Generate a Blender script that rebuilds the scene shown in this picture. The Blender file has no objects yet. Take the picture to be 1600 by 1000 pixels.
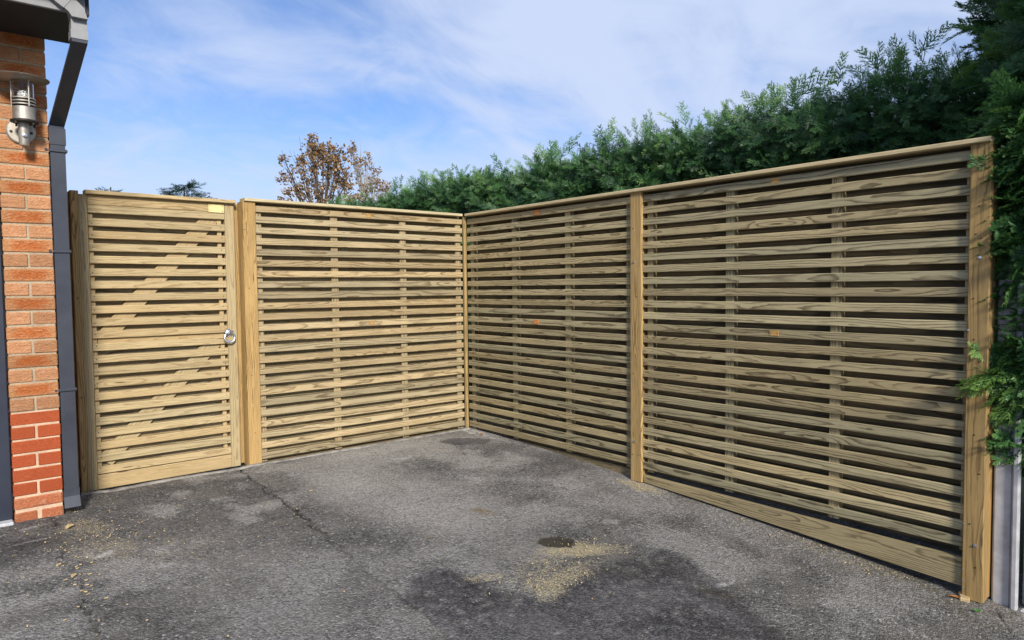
import bpy, bmesh, math, random
import numpy as np
from mathutils import Vector, Matrix

random.seed(7)
RNG = np.random.default_rng(11)
S = bpy.context.scene
COL = S.collection

# ------------------------------------------------------------------ camera
cam_d = bpy.data.cameras.new('camera')
cam = bpy.data.objects.new('camera', cam_d); COL.objects.link(cam)
cam_d.sensor_width = 36.0
cam_d.sensor_fit = 'HORIZONTAL'
cam_d.lens = 36.0 * 1082.33 / 1600.0
cam_d.clip_start = 0.05
cam_d.clip_end = 2000.0
yaw, pitch, roll = 0.6971, 0.0474, -0.0100
fw = Vector((math.sin(yaw) * math.cos(pitch), math.cos(yaw) * math.cos(pitch), -math.sin(pitch)))
ri = Vector((math.cos(yaw), -math.sin(yaw), 0.0))
up = ri.cross(fw)
ri2 = ri * math.cos(roll) + up * math.sin(roll)
up2 = -ri * math.sin(roll) + up * math.cos(roll)
M = Matrix((ri2, up2, -fw)).transposed().to_4x4()
M.translation = Vector((-3.5142, -4.8117, 1.1893))
cam.matrix_world = M
S.camera = cam
S.render.resolution_x, S.render.resolution_y = 1024, 640

# ------------------------------------------------------------------ light
TO_SUN = Vector((-0.31, -0.81, 0.49)).normalized()
SUN_EL = math.asin(TO_SUN.z)
SUN_ROT = math.atan2(TO_SUN.x, TO_SUN.y)
sun_d = bpy.data.lights.new('sun', 'SUN')
sun_d.energy = 3.1
sun_d.angle = math.radians(10)
sun_d.color = (1.0, 0.93, 0.82)
sun = bpy.data.objects.new('sun', sun_d); COL.objects.link(sun)
sun.rotation_euler = TO_SUN.to_track_quat('Z', 'Y').to_euler()
sun.location = (0, -10, 12)

S.view_settings.view_transform = 'Standard'
S.view_settings.look = 'None'
S.view_settings.exposure = 0.66
S.view_settings.gamma = 1.0
S.view_settings.use_curve_mapping = False


class NT:
    """small node-tree helper"""
    def __init__(self, tree):
        self.t = tree
        self.t.nodes.clear()

    def n(self, kind, **kw):
        nd = self.t.nodes.new(kind)
        for k, v in kw.items():
            setattr(nd, k, v)
        return nd

    def link(self, a, b):
        self.t.links.new(a, b)

    def put(self, sock, v):
        if v is None:
            return
        if isinstance(v, bpy.types.NodeSocket):
            self.link(v, sock)
        else:
            sock.default_value = v

    def m(self, op, a, b=None, c=None, clamp=False):
        nd = self.n('ShaderNodeMath', operation=op)
        nd.use_clamp = clamp
        for i, v in enumerate((a, b, c)):
            self.put(nd.inputs[i], v)
        return nd.outputs[0]

    def mix(self, f, a, b, mode='MIX'):
        nd = self.n('ShaderNodeMix', data_type='RGBA', blend_type=mode)
        nd.clamp_factor = True
        self.put(nd.inputs[0], f)
        self.put(nd.inputs[6], a if not isinstance(a, tuple) else (*a, 1.0))
        self.put(nd.inputs[7], b if not isinstance(b, tuple) else (*b, 1.0))
        return nd.outputs[2]

    def xyz(self, x, y, z):
        nd = self.n('ShaderNodeCombineXYZ')
        for i, v in enumerate((x, y, z)):
            self.put(nd.inputs[i], v)
        return nd.outputs[0]

    def sep(self, v):
        nd = self.n('ShaderNodeSeparateXYZ')
        self.put(nd.inputs[0], v)
        return nd.outputs

    def noise(self, vec, scale, detail=3.0, rough=0.5, dist=0.0, dims='3D', col=False):
        nd = self.n('ShaderNodeTexNoise', noise_dimensions=dims)
        self.put(nd.inputs['Vector'], vec)
        nd.inputs['Scale'].default_value = scale
        nd.inputs['Detail'].default_value = detail
        nd.inputs['Roughness'].default_value = rough
        nd.inputs['Distortion'].default_value = dist
        return nd.outputs[1] if col else nd.outputs[0]

    def voro(self, vec, scale, dims='3D', feature='F1', rnd=1.0):
        nd = self.n('ShaderNodeTexVoronoi', voronoi_dimensions=dims, feature=feature)
        self.put(nd.inputs['Vector'], vec)
        nd.inputs['Scale'].default_value = scale
        nd.inputs['Randomness'].default_value = rnd
        return nd

    def sm(self, v, a, b, lo=0.0, hi=1.0):
        nd = self.n('ShaderNodeMapRange', interpolation_type='SMOOTHSTEP')
        self.put(nd.inputs[0], v)
        for i, q in enumerate((a, b, lo, hi)):
            nd.inputs[i + 1].default_value = q
        return nd.outputs[0]

    def bump(self, h, strength, dist, normal=None):
        nd = self.n('ShaderNodeBump')
        nd.inputs['Strength'].default_value = strength
        nd.inputs['Distance'].default_value = dist
        self.put(nd.inputs['Height'], h)
        if normal is not None:
            self.put(nd.inputs['Normal'], normal)
        return nd.outputs[0]

    def out(self, color, rough=0.7, metal=0.0, normal=None, spec=0.4, extra=None):
        b = self.n('ShaderNodeBsdfPrincipled')
        self.put(b.inputs['Base Color'], color if not isinstance(color, tuple) else (*color, 1.0))
        self.put(b.inputs['Roughness'], rough)
        self.put(b.inputs['Metallic'], metal)
        self.put(b.inputs['Specular IOR Level'], spec)
        if normal is not None:
            self.put(b.inputs['Normal'], normal)
        if extra:
            for k, v in extra.items():
                self.put(b.inputs[k], v)
        o = self.n('ShaderNodeOutputMaterial')
        self.link(b.outputs[0], o.inputs[0])
        return b, o


# ------------------------------------------------------------------ sky (world)
W = bpy.data.worlds.new('World'); S.world = W
W.use_nodes = True
w = NT(W.node_tree)
sky = w.n('ShaderNodeTexSky', sky_type='NISHITA')
sky.sun_disc = False
sky.sun_elevation = SUN_EL
sky.sun_rotation = SUN_ROT
sky.air_density = 1.0
sky.dust_density = 0.6
sky.ozone_density = 1.6
dirv = w.n('ShaderNodeTexCoord').outputs['Generated']
dx, dy, dz = w.sep(dirv)
zc = w.m('ADD', w.m('MAXIMUM', dz, 0.0), 0.22)
px = w.m('DIVIDE', dx, zc); py = w.m('DIVIDE', dy, zc)
pv = w.xyz(w.m('ADD', w.m('MULTIPLY', px, 0.75), 35.65), w.m('ADD', w.m('MULTIPLY', py, 1.0), 31.02), 0.0)
n1 = w.noise(pv, 0.85, 7.0, 0.50, 0.7)
n2 = w.noise(pv, 3.4, 6.0, 0.60, 1.1)
nn = w.m('ADD', w.m('MULTIPLY', n1, 0.80), w.m('MULTIPLY', n2, 0.20))
cm = w.sm(nn, 0.385, 0.61)
low = w.sm(w.m('ADD', dz, w.m('MULTIPLY', w.m('SUBTRACT', n2, 0.5), 0.20)), 0.29, 0.08, 0.0, 0.92)
cm = w.m('MAXIMUM', w.m('MULTIPLY', cm, 0.94), low)
blue = w.mix(1.0, sky.outputs[0], (0.60, 0.775, 1.08), 'MULTIPLY')
skycol = w.mix(cm, blue, (4.4, 5.1, 6.7))
bg = w.n('ShaderNodeBackground')
w.link(skycol, bg.inputs[0]); bg.inputs[1].default_value = 0.092
wo = w.n('ShaderNodeOutputWorld'); w.link(bg.outputs[0], wo.inputs[0])


# ------------------------------------------------------------------ materials
def new_mat(name):
    mt = bpy.data.materials.new(name); mt.use_nodes = True
    return mt, NT(mt.node_tree)


def wood(name, early, late, spacing=0.0075, contrast=0.85, green=(0.30, 0.27, 0.14), gmix=0.35, vlo=0.80, vhi=1.16):
    mt, t = new_mat(name)
    rnd = t.n('ShaderNodeObjectInfo').outputs['Random']
    r1 = t.m('FRACT', t.m('MULTIPLY', rnd, 13.71)); r2 = t.m('FRACT', t.m('MULTIPLY', rnd, 71.37))
    r3 = t.m('FRACT', t.m('MULTIPLY', rnd, 191.93)); r4 = t.m('FRACT', t.m('MULTIPLY', rnd, 37.19))
    x, y, z = t.sep(t.n('ShaderNodeTexCoord').outputs['Object'])
    X = t.m('ADD', x, t.m('MULTIPLY', rnd, 60.0))
    wn = t.noise(t.xyz(t.m('MULTIPLY', X, 1.1), t.m('MULTIPLY', r2, 40.0), 0.0), 1.0, 2.0, 0.5, col=True)
    wr, wg, wb = t.sep(wn)
    d = t.m('ADD', t.m('MULTIPLY', r1, 0.050), 0.012)
    e = t.m('MULTIPLY', t.m('SUBTRACT', r2, 0.5), 0.055)
    yy = t.m('ADD', t.m('ADD', y, d), t.m('MULTIPLY', t.m('SUBTRACT', wr, 0.5), 0.085))
    zz = t.m('ADD', t.m('SUBTRACT', z, e), t.m('MULTIPLY', t.m('SUBTRACT', wg, 0.5), 0.085))
    rr = t.m('SQRT', t.m('ADD', t.m('MULTIPLY', yy, yy), t.m('MULTIPLY', zz, zz)))
    fine = t.noise(t.xyz(t.m('MULTIPLY', X, 5.0), t.m('MULTIPLY', y, 20.0), t.m('MULTIPLY', z, 24.0)), 1.0, 3.0, 0.6)
    rr = t.m('ADD', rr, t.m('MULTIPLY', t.m('SUBTRACT', fine, 0.5), 0.019))
    # knots: rings bulge round a few cells
    kv = t.voro(t.xyz(t.m('MULTIPLY', X, 1.25), t.m('ADD', t.m('MULTIPLY', z, 11.0), t.m('MULTIPLY', r3, 9.0)), 0.0), 1.0, '2D')
    kd = kv.outputs['Distance']
    kr, kg, kb = t.sep(kv.outputs['Color'])
    gate = t.m('GREATER_THAN', kr, 0.62)
    kn = t.m('MULTIPLY', t.sm(kd, 0.32, 0.0), gate)
    rr = t.m('ADD', rr, t.m('MULTIPLY', kn, 0.022))
    f = t.m('FRACT', t.m('DIVIDE', rr, t.m('MULTIPLY', spacing, t.m('ADD', 0.75, t.m('MULTIPLY', r4, 0.7)))))
    ring = t.m('MULTIPLY', t.sm(f, 0.45, 0.90), t.sm(f, 1.0, 0.93))
    fib = t.noise(t.xyz(t.m('MULTIPLY', X, 9.0), t.m('MULTIPLY', y, 260.0), t.m('MULTIPLY', z, 260.0)), 1.0, 3.0, 0.65)
    patchy = t.noise(t.xyz(t.m('MULTIPLY', X, 2.0), t.m('MULTIPLY', y, 9.0), t.m('MULTIPLY', z, 9.0)), 1.0, 3.0, 0.6)
    ringk = t.m('MULTIPLY', ring, t.m('MULTIPLY', t.sm(patchy, 0.30, 0.58, 0.15, 1.0), contrast))
    c = t.mix(ringk, early, late)
    c = t.mix(t.m('MULTIPLY', t.sm(patchy, 0.40, 0.72), gmix), c, green)
    c = t.mix(t.m('MULTIPLY', t.m('MULTIPLY', t.sm(kd, 0.055, 0.02), gate), 0.85), c, (0.10, 0.055, 0.025))
    vv = t.m('ADD', vlo, t.m('MULTIPLY', r3, vhi - vlo))
    vv = t.m('MULTIPLY', vv, t.sm(fib, 0.2, 0.8, 0.80, 1.18))
    hue = t.mix(r4, (1.06, 0.99, 0.88), (0.97, 1.0, 1.0))
    c = t.mix(1.0, c, hue, 'MULTIPLY')
    c = t.mix(1.0, c, t.xyz(vv, vv, vv), 'MULTIPLY')
    h = t.m('ADD', t.m('MULTIPLY', ring, 0.5), t.m('MULTIPLY', fib, 0.7))
    nrm = t.bump(h, 0.55, 0.0012)
    t.out(c, 0.78, normal=nrm, spec=0.25)
    return mt


W_GATE = wood('pale_treated_pine', (0.485, 0.385, 0.225), (0.25, 0.175, 0.085), 0.0090, 0.80, (0.41, 0.325, 0.18), 0.4, 0.88, 1.10)
W_A = wood('treated_pine_slats', (0.455, 0.365, 0.222), (0.145, 0.098, 0.048), 0.0100, 1.0, (0.315, 0.260, 0.160), 0.6, 0.72, 1.12)
W_B = wood('olive_pine_slats', (0.435, 0.370, 0.222), (0.090, 0.064, 0.034), 0.0100, 1.0, (0.325, 0.285, 0.170), 0.55, 0.74, 1.14)  # olive boards; the cooler light on this run partly mixed into the colour
W_POST = wood('treated_pine_posts', (0.43, 0.30, 0.135), (0.15, 0.090, 0.036), 0.0110, 1.0, (0.36, 0.25, 0.10), 0.4, 0.92, 1.08)
W_END = wood('brown_end_post_timber', (0.36, 0.235, 0.095), (0.15, 0.088, 0.032), 0.0130, 0.9, (0.24, 0.165, 0.075), 0.5, 0.97, 1.03)
W_CAP = wood('pine_capping', (0.60, 0.50, 0.31), (0.36, 0.27, 0.14), 0.009, 0.55, (0.52, 0.45, 0.30), 0.4, 0.95, 1.05)
W_BACKB = wood('gap_shade_backs', (0.115, 0.092, 0.056), (0.055, 0.040, 0.024), 0.0100, 0.9, (0.085, 0.075, 0.050), 0.5, 0.7, 1.15)  # dark copy of the pine: shade of the right-run gaps painted in
W_BACK = wood('shaded_pine_backs', (0.36, 0.285, 0.165), (0.15, 0.105, 0.05), 0.0085, 0.80, (0.21, 0.18, 0.10), 0.5, 0.75, 1.08)  # pine darkened so the colour adds to the shade in the gaps


def plain(name, col, rough=0.6, metal=0.0, noise=0.12, scale=30.0, bump=0.15, spec=0.4):
    mt, t = new_mat(name)
    co = t.n('ShaderNodeTexCoord').outputs['Object']
    n = t.noise(co, scale, 4.0, 0.6)
    n2 = t.noise(co, scale * 0.12, 3.0, 0.6)
    v = t.m('ADD', t.sm(n, 0.2, 0.8, 1.0 - noise, 1.0 + noise), t.sm(n2, 0.2, 0.8, -noise, noise))
    c = t.mix(1.0, col, t.xyz(v, v, v), 'MULTIPLY')
    r = t.sm(n2, 0.2, 0.8, max(0.02, rough - 0.1), min(1.0, rough + 0.1))
    t.out(c, r, metal, t.bump(n, bump, 0.001), spec)
    return mt


ANTH2 = plain('pale_grey_plastic', (0.27, 0.272, 0.275), 0.5, 0, 0.10, 18, 0.05, 0.4)  # paler grey than the anthracite, for fascia, bends and upper sockets
ANTH = plain('anthracite_plastic', (0.048, 0.053, 0.068), 0.30, 0, 0.10, 18, 0.05, 0.5)
SOFF = plain('dark_soffit_boards', (0.030, 0.032, 0.040), 0.55, 0, 0.15, 14, 0.08, 0.4)
DOORP = plain('dark_blue_door_paint', (0.030, 0.036, 0.055), 0.45, 0, 0.10, 10, 0.05, 0.4)
STEEL = plain('brushed_steel', (0.46, 0.42, 0.36), 0.50, 0.75, 0.12, 60, 0.08)
ZINC = plain('zinc_plated_steel', (0.78, 0.79, 0.80), 0.25, 1.0, 0.06, 60, 0.05)
DARKM = plain('dark_metal', (0.05, 0.045, 0.04), 0.5, 0.6, 0.1, 60, 0.1)
BRASS = plain('pale_brass_plate', (0.84, 0.70, 0.33), 0.35, 0.10, 0.06, 40, 0.04)
TAG_OR = plain('orange_tag', (0.62, 0.24, 0.07), 0.5, 0, 0.12, 50, 0.05)
TAG_BR = plain('tan_tag', (0.52, 0.30, 0.10), 0.45, 0.1, 0.15, 60, 0.05)
CONC = plain('pale_concrete', (0.40, 0.40, 0.41), 0.9, 0, 0.18, 22, 0.5, 0.2)
CONC2 = plain('grey_concrete_panel', (0.30, 0.32, 0.34), 0.9, 0, 0.20, 18, 0.5, 0.2)
SILL = plain('white_concrete_sill', (0.50, 0.51, 0.52), 0.85, 0, 0.2, 25, 0.5, 0.2)
TILE = plain('dark_roof_tile', (0.06, 0.055, 0.05), 0.8, 0, 0.2, 12, 0.5, 0.2)
MORT = plain('sand_mortar', (0.40, 0.33, 0.23), 0.95, 0, 0.2, 90, 0.8, 0.1)
MORT2 = plain('pink_mortar', (0.58, 0.42, 0.29), 0.95, 0, 0.15, 90, 0.8, 0.1)
PLAST = plain('painted_flank_wall', (0.38, 0.20, 0.12), 0.9, 0, 0.2, 12, 0.5, 0.2)
BULB = plain('frosted_bulb', (0.80, 0.80, 0.78), 0.35, 0, 0.02, 20, 0.0)
BARK = plain('grey_brown_bark', (0.10, 0.075, 0.055), 0.9, 0, 0.25, 25, 0.8, 0.1)
PALEBARK = plain('pale_twig_bark', (0.34, 0.33, 0.31), 0.9, 0, 0.15, 25, 0.3, 0.1)  # pale tone also carries the far bare tree's distance haze
CHIP = plain('pale_wood_chips', (0.55, 0.42, 0.22), 0.9, 0, 0.25, 70, 0.3, 0.1)
OFFCUT = plain('pale_offcut', (0.50, 0.37, 0.20), 0.9, 0, 0.25, 40, 0.4, 0.1)
RUSTLEAF = plain('orange_brown_leaf', (0.36, 0.15, 0.04), 0.7, 0, 0.25, 60, 0.3, 0.2)
WEED = plain('fresh_weed_leaf', (0.06, 0.22, 0.03), 0.6, 0, 0.2, 60, 0.2, 0.3)


def glass_mat():
    mt, t = new_mat('clear_lamp_glass')
    b, o = t.out((0.95, 0.95, 0.93), 0.03, 0, None, 0.5, {'Transmission Weight': 1.0, 'IOR': 1.2})
    return mt


GLASS = glass_mat()


def brick_mat(name, base, deep, edge, drag, var, rough_amt):
    mt, t = new_mat(name)
    rnd = t.n('ShaderNodeObjectInfo').outputs['Random']
    co = t.n('ShaderNodeTexCoord').outputs['Object']
    x, y, z = t.sep(co)
    off = t.m('MULTIPLY', rnd, 47.0)
    v = t.xyz(t.m('ADD', x, off), y, t.m('MULTIPLY', z, 2.2))
    n1 = t.noise(v, 26.0, 4.0, 0.65, 1.6)
    n2 = t.noise(v, 130.0, 3.0, 0.6)
    n3 = t.noise(v, 9.0, 3.0, 0.6, 0.6)
    cx = t.sm(t.m('ABSOLUTE', t.m('ADD', x, t.m('MULTIPLY', t.m('SUBTRACT', n3, 0.5), 0.08))), 0.095, 0.045)
    cz = t.sm(t.m('ABSOLUTE', t.m('ADD', z, t.m('MULTIPLY', t.m('SUBTRACT', n1, 0.5), 0.03))), 0.034, 0.012)
    core = t.m('MULTIPLY', t.m('MULTIPLY', cx, cz), drag)
    c = t.mix(core, base, deep)
    c = t.mix(t.m('MULTIPLY', t.sm(n1, 0.50, 0.68), 0.45), c, edge)
    r1 = t.m('FRACT', t.m('MULTIPLY', rnd, 17.3))
    vv = t.m('ADD', 1.0 - var, t.m('MULTIPLY', r1, 2 * var))
    vv = t.m('MULTIPLY', vv, t.sm(n2, 0.25, 0.75, 0.74, 1.20))
    c = t.mix(1.0, c, t.xyz(vv, vv, vv), 'MULTIPLY')
    h = t.m('ADD', t.m('MULTIPLY', n1, 1.0), t.m('MULTIPLY', n2, 0.4))
    t.out(c, 0.9, 0, t.bump(h, rough_amt, 0.011), 0.15)
    return mt


B_ORANGE = brick_mat('rustic_orange_brick', (0.50, 0.235, 0.105), (0.46, 0.135, 0.040), (0.58, 0.34, 0.19), 1.0, 0.16, 1.0)
B_PEACH = brick_mat('rustic_peach_brick', (0.54, 0.285, 0.150), (0.50, 0.22, 0.10), (0.61, 0.41, 0.25), 0.6, 0.20, 1.0)
B_RED = brick_mat('red_plinth_brick', (0.36, 0.080, 0.030), (0.35, 0.070, 0.026), (0.40, 0.11, 0.05), 0.5, 0.08, 0.25)
B_WORN = brick_mat('worn_plinth_brick', (0.44, 0.155, 0.075), (0.42, 0.12, 0.05), (0.56, 0.36, 0.24), 0.4, 0.10, 0.9)


def foliage(name, dark, mid, tip, trans=0.25):
    mt, t = new_mat(name)
    a = t.n('ShaderNodeAttribute', attribute_name='tint').outputs['Fac']
    c = t.mix(t.sm(a, 0.15, 0.60), dark, mid)
    c = t.mix(t.sm(a, 0.62, 1.0), c, tip)
    d = t.n('ShaderNodeBsdfDiffuse'); t.link(c, d.inputs[0])
    tr = t.n('ShaderNodeBsdfTranslucent'); t.link(c, tr.inputs[0])
    gl = t.n('ShaderNodeBsdfGlossy'); gl.inputs['Roughness'].default_value = 0.45
    gl.inputs[0].default_value = (0.5, 0.5, 0.5, 1)
    m1 = t.n('ShaderNodeMixShader'); m1.inputs[0].default_value = trans
    t.link(d.outputs[0], m1.inputs[1]); t.link(tr.outputs[0], m1.inputs[2])
    m2 = t.n('ShaderNodeMixShader'); m2.inputs[0].default_value = 0.07
    t.link(m1.outputs[0], m2.inputs[1]); t.link(gl.outputs[0], m2.inputs[2])
    o = t.n('ShaderNodeOutputMaterial'); t.link(m2.outputs[0], o.inputs[0])
    return mt


F_HEDGE = foliage('conifer_foliage', (0.036, 0.102, 0.042), (0.088, 0.225, 0.062), (0.235, 0.39, 0.085), 0.40)
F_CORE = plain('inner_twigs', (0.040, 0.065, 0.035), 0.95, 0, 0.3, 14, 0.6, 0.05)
F_AUT = foliage('brown_autumn_leaves', (0.20, 0.120, 0.055), (0.37, 0.225, 0.095), (0.52, 0.34, 0.16), 0.4)
F_AUT2 = foliage('pale_brown_leaves', (0.28, 0.19, 0.11), (0.42, 0.28, 0.15), (0.55, 0.38, 0.20), 0.4)
F_FAR = foliage('distant_evergreen', (0.022, 0.055, 0.035), (0.040, 0.095, 0.055), (0.07, 0.14, 0.08))


# ------------------------------------------------------------------ object helpers
def link(o):
    COL.objects.link(o); return o


def setp(o, label=None, cat=None, group=None, kind=None):
    if label: o['label'] = label
    if cat: o['category'] = cat
    if group: o['group'] = group
    if kind: o['kind'] = kind
    return o


def thing(name, loc, label, cat, group=None):
    o = link(bpy.data.objects.new(name, None)); o.location = loc
    o.empty_display_size = 0.1
    return setp(o, label, cat, group)


def world_of(p):
    v = Vector((0, 0, 0))
    while p is not None:
        v += p.location; p = p.parent
    return v


def wmat(p):
    m = Matrix.Identity(4)
    while p is not None:
        m = (Matrix.Translation(p.location) @ p.rotation_euler.to_matrix().to_4x4()) @ m
        p = p.parent
    return m


def obj(name, mesh, parent=None, loc=(0, 0, 0), rot=None):
    """loc and rot are in world space"""
    o = link(bpy.data.objects.new(name, mesh))
    R = rot if isinstance(rot, Matrix) else Matrix.Identity(3)
    m = Matrix.Translation(Vector(loc)) @ R.to_4x4()
    if parent:
        m = wmat(parent).inverted() @ m
        o.parent = parent
    o.location = m.to_translation()
    o.rotation_euler = m.to_euler()
    return o


def me_from(name, verts, faces, mat, smooth=False):
    me = bpy.data.meshes.new(name)
    me.from_pydata([tuple(v) for v in verts], [], faces)
    if mat: me.materials.append(mat)
    if smooth:
        me.polygons.foreach_set('use_smooth', [True] * len(me.polygons))
    me.update()
    return me


def bm_mesh(name, bm, mat, smooth=False):
    bmesh.ops.recalc_face_normals(bm, faces=bm.faces)
    me = bpy.data.meshes.new(name); bm.to_mesh(me); bm.free()
    me.materials.append(mat)
    if smooth:
        me.polygons.foreach_set('use_smooth', [True] * len(me.polygons))
    return me


_cache = {}


def plank_mesh(L, T, Wd, mat, bev=0.003):
    key = (round(L, 4), round(T, 4), round(Wd, 4), mat.name, bev)
    if key in _cache: return _cache[key]
    a, b = T / 2, Wd / 2
    sec = [(-a, -b + bev), (-a + bev, -b), (a - bev, -b), (a, -b + bev), (a, b - bev), (a - bev, b), (-a + bev, b), (-a, b - bev)]
    vs = []; fs = []
    for sx in (-L / 2, L / 2):
        vs += [(sx, p, q) for p, q in sec]
    for i in range(8):
        j = (i + 1) % 8
        fs.append((i, 8 + i, 8 + j, j))
    fs.append(tuple(range(8))); fs.append(tuple(range(15, 7, -1)))
    me = me_from('plank', vs, fs, mat)
    bm = bmesh.new(); bm.from_mesh(me); bmesh.ops.recalc_face_normals(bm, faces=bm.faces); bm.to_mesh(me); bm.free()
    _cache[key] = me
    return me


# orientations: columns are the world directions of local X (length), Y (thickness, front = -Y), Z (width)
def orient(x, y, z): return Matrix((x, y, z)).transposed()
OA = orient((1, 0, 0), (0, 1, 0), (0, 0, 1))            # runs along the left fence
OB = orient((0, -1, 0), (1, 0, 0), (0, 0, 1))           # runs along the right fence
VA = orient((0, 0, 1), (0, 1, 0), (-1, 0, 0))           # upright, faces -y
VB = orient((0, 0, 1), (1, 0, 0), (0, 1, 0))            # upright, faces -x


def plank(name, parent, mat, c, L, T, Wd, O, bev=0.003, jit=0.0):
    R = O
    if jit:
        R = O @ Matrix.Rotation(random.gauss(0, jit), 3, 'X') @ Matrix.Rotation(random.gauss(0, jit * 0.04), 3, 'Y')
    return obj(name, plank_mesh(L, T, Wd, mat, bev), parent, c, R)


def box_mesh(name, x0, x1, y0, y1, z0, z1, mat, bev=0.0):
    bm = bmesh.new()
    bmesh.ops.create_cube(bm, size=1.0)
    for v in bm.verts:
        v.co = Vector((x0 + (v.co.x + .5) * (x1 - x0), y0 + (v.co.y + .5) * (y1 - y0), z0 + (v.co.z + .5) * (z1 - z0)))
    if bev:
        bmesh.ops.bevel(bm, geom=list(bm.edges), offset=bev, segments=1, affect='EDGES')
    return bm_mesh(name, bm, mat)


def boxo(name, parent, x0, x1, y0, y1, z0, z1, mat, bev=0.002):
    c = Vector(((x0 + x1) / 2, (y0 + y1) / 2, (z0 + z1) / 2))
    hx, hy, hz = (x1 - x0) / 2, (y1 - y0) / 2, (z1 - z0) / 2
    return obj(name, box_mesh(name, -hx, hx, -hy, hy, -hz, hz, mat, bev), parent, c)


def lathe_mesh(name, prof, mat, n=24, smooth=True):
    vs = []; fs = []
    for r, z in prof:
        for k in range(n):
            a = 2 * math.pi * k / n
            vs.append((r * math.cos(a), r * math.sin(a), z))
    for i in range(len(prof) - 1):
        for k in range(n):
            k2 = (k + 1) % n
            fs.append((i * n + k, i * n + k2, (i + 1) * n + k2, (i + 1) * n + k))
    if prof[0][0] > 1e-6: fs.append(tuple(range(n - 1, -1, -1)))
    if prof[-1][0] > 1e-6: fs.append(tuple((len(prof) - 1) * n + k for k in range(n)))
    me = me_from(name, vs, fs, mat)
    me.polygons.foreach_set('use_smooth', [smooth] * len(me.polygons))
    if smooth:
        me.set_sharp_from_angle(angle=math.radians(32))
    return me


def loft_mesh(name, secs, mat):
    n = len(secs[0]); vs = [p for s in secs for p in s]; fs = []
    for i in range(len(secs) - 1):
        for k in range(n):
            k2 = (k + 1) % n
            fs.append((i * n + k, i * n + k2, (i + 1) * n + k2, (i + 1) * n + k))
    fs.append(tuple(range(n - 1, -1, -1))); fs.append(tuple((len(secs) - 1) * n + k for k in range(n)))
    bm = bmesh.new(); me = me_from(name, vs, fs, mat)
    bm.from_mesh(me); bmesh.ops.recalc_face_normals(bm, faces=bm.faces); bm.to_mesh(me); bm.free()
    return me


def tube_mesh(name, pts, rads, mat, n=6):
    secs = []
    for i, p in enumerate(pts):
        p = Vector(p)
        d = (Vector(pts[min(i + 1, len(pts) - 1)]) - Vector(pts[max(i - 1, 0)])).normalized()
        a = d.orthogonal().normalized(); b = d.cross(a)
        if i and secs:
            pass
        secs.append([p + (a * math.cos(2 * math.pi * k / n) + b * math.sin(2 * math.pi * k / n)) * rads[i] for k in range(n)])
    return secs


# ------------------------------------------------------------------ noise for the ground
def vnoise(x, y, seed):
    r = np.random.default_rng(seed); N = 256
    tab = r.random((N, N))
    xi = np.floor(x).astype(int); yi = np.floor(y).astype(int)
    fx = x - xi; fy = y - yi
    fx = fx * fx * (3 - 2 * fx); fy = fy * fy * (3 - 2 * fy)
    a = tab[xi % N, yi % N]; b = tab[(xi + 1) % N, yi % N]; c = tab[xi % N, (yi + 1) % N]; d = tab[(xi + 1) % N, (yi + 1) % N]
    return (a * (1 - fx) + b * fx) * (1 - fy) + (c * (1 - fx) + d * fx) * fy


def fbm(x, y, sc, seed, o=4):
    v = 0; amp = 1; tot = 0
    for i in range(o):
        v = v + amp * vnoise(x * sc + 31.7 * i, y * sc + 17.3 * i, seed + i); tot += amp
        amp *= 0.55; sc *= 2.1
    return v / tot


def sstep(v, a, b):
    t = np.clip((v - a) / (b - a), 0, 1)
    return t * t * (3 - 2 * t)


def gz(x, y):
    x = np.asarray(x, float); y = np.asarray(y, float)
    a = np.clip(-y, 0, 5)
    s = np.clip((x + 3.2) / 2.7, 0, 1); s = .15 + .85 * s * s * (3 - 2 * s)
    return -.02 - s * (.022 * a + .0085 * a * a) + .02 * np.clip((-2.7 - x) / .4, 0, 1)


def seg_dist(px, py, pts):
    best = np.full(px.shape, 1e9)
    for (x0, y0), (x1, y1) in zip(pts[:-1], pts[1:]):
        ex, ey = x1 - x0, y1 - y0
        t = np.clip(((px - x0) * ex + (py - y0) * ey) / (ex * ex + ey * ey), 0, 1)
        best = np.minimum(best, np.hypot(px - x0 - t * ex, py - y0 - t * ey))
    return best


def in_poly(px, py, pts):
    ins = np.zeros(px.shape, bool)
    n = len(pts)
    for i in range(n):
        x0, y0 = pts[i]; x1, y1 = pts[(i + 1) % n]
        c = ((y0 > py) != (y1 > py)) & (px < (x1 - x0) * (py - y0) / (y1 - y0 + 1e-12) + x0)
        ins ^= c
    return ins


def blob(px, py, cx, cy, rx, ry, ang=0.0):
    ca, sa = math.cos(ang), math.sin(ang)
    u = (px - cx) * ca + (py - cy) * sa; v = -(px - cx) * sa + (py - cy) * ca
    return np.hypot(u / rx, v / ry)


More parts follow.
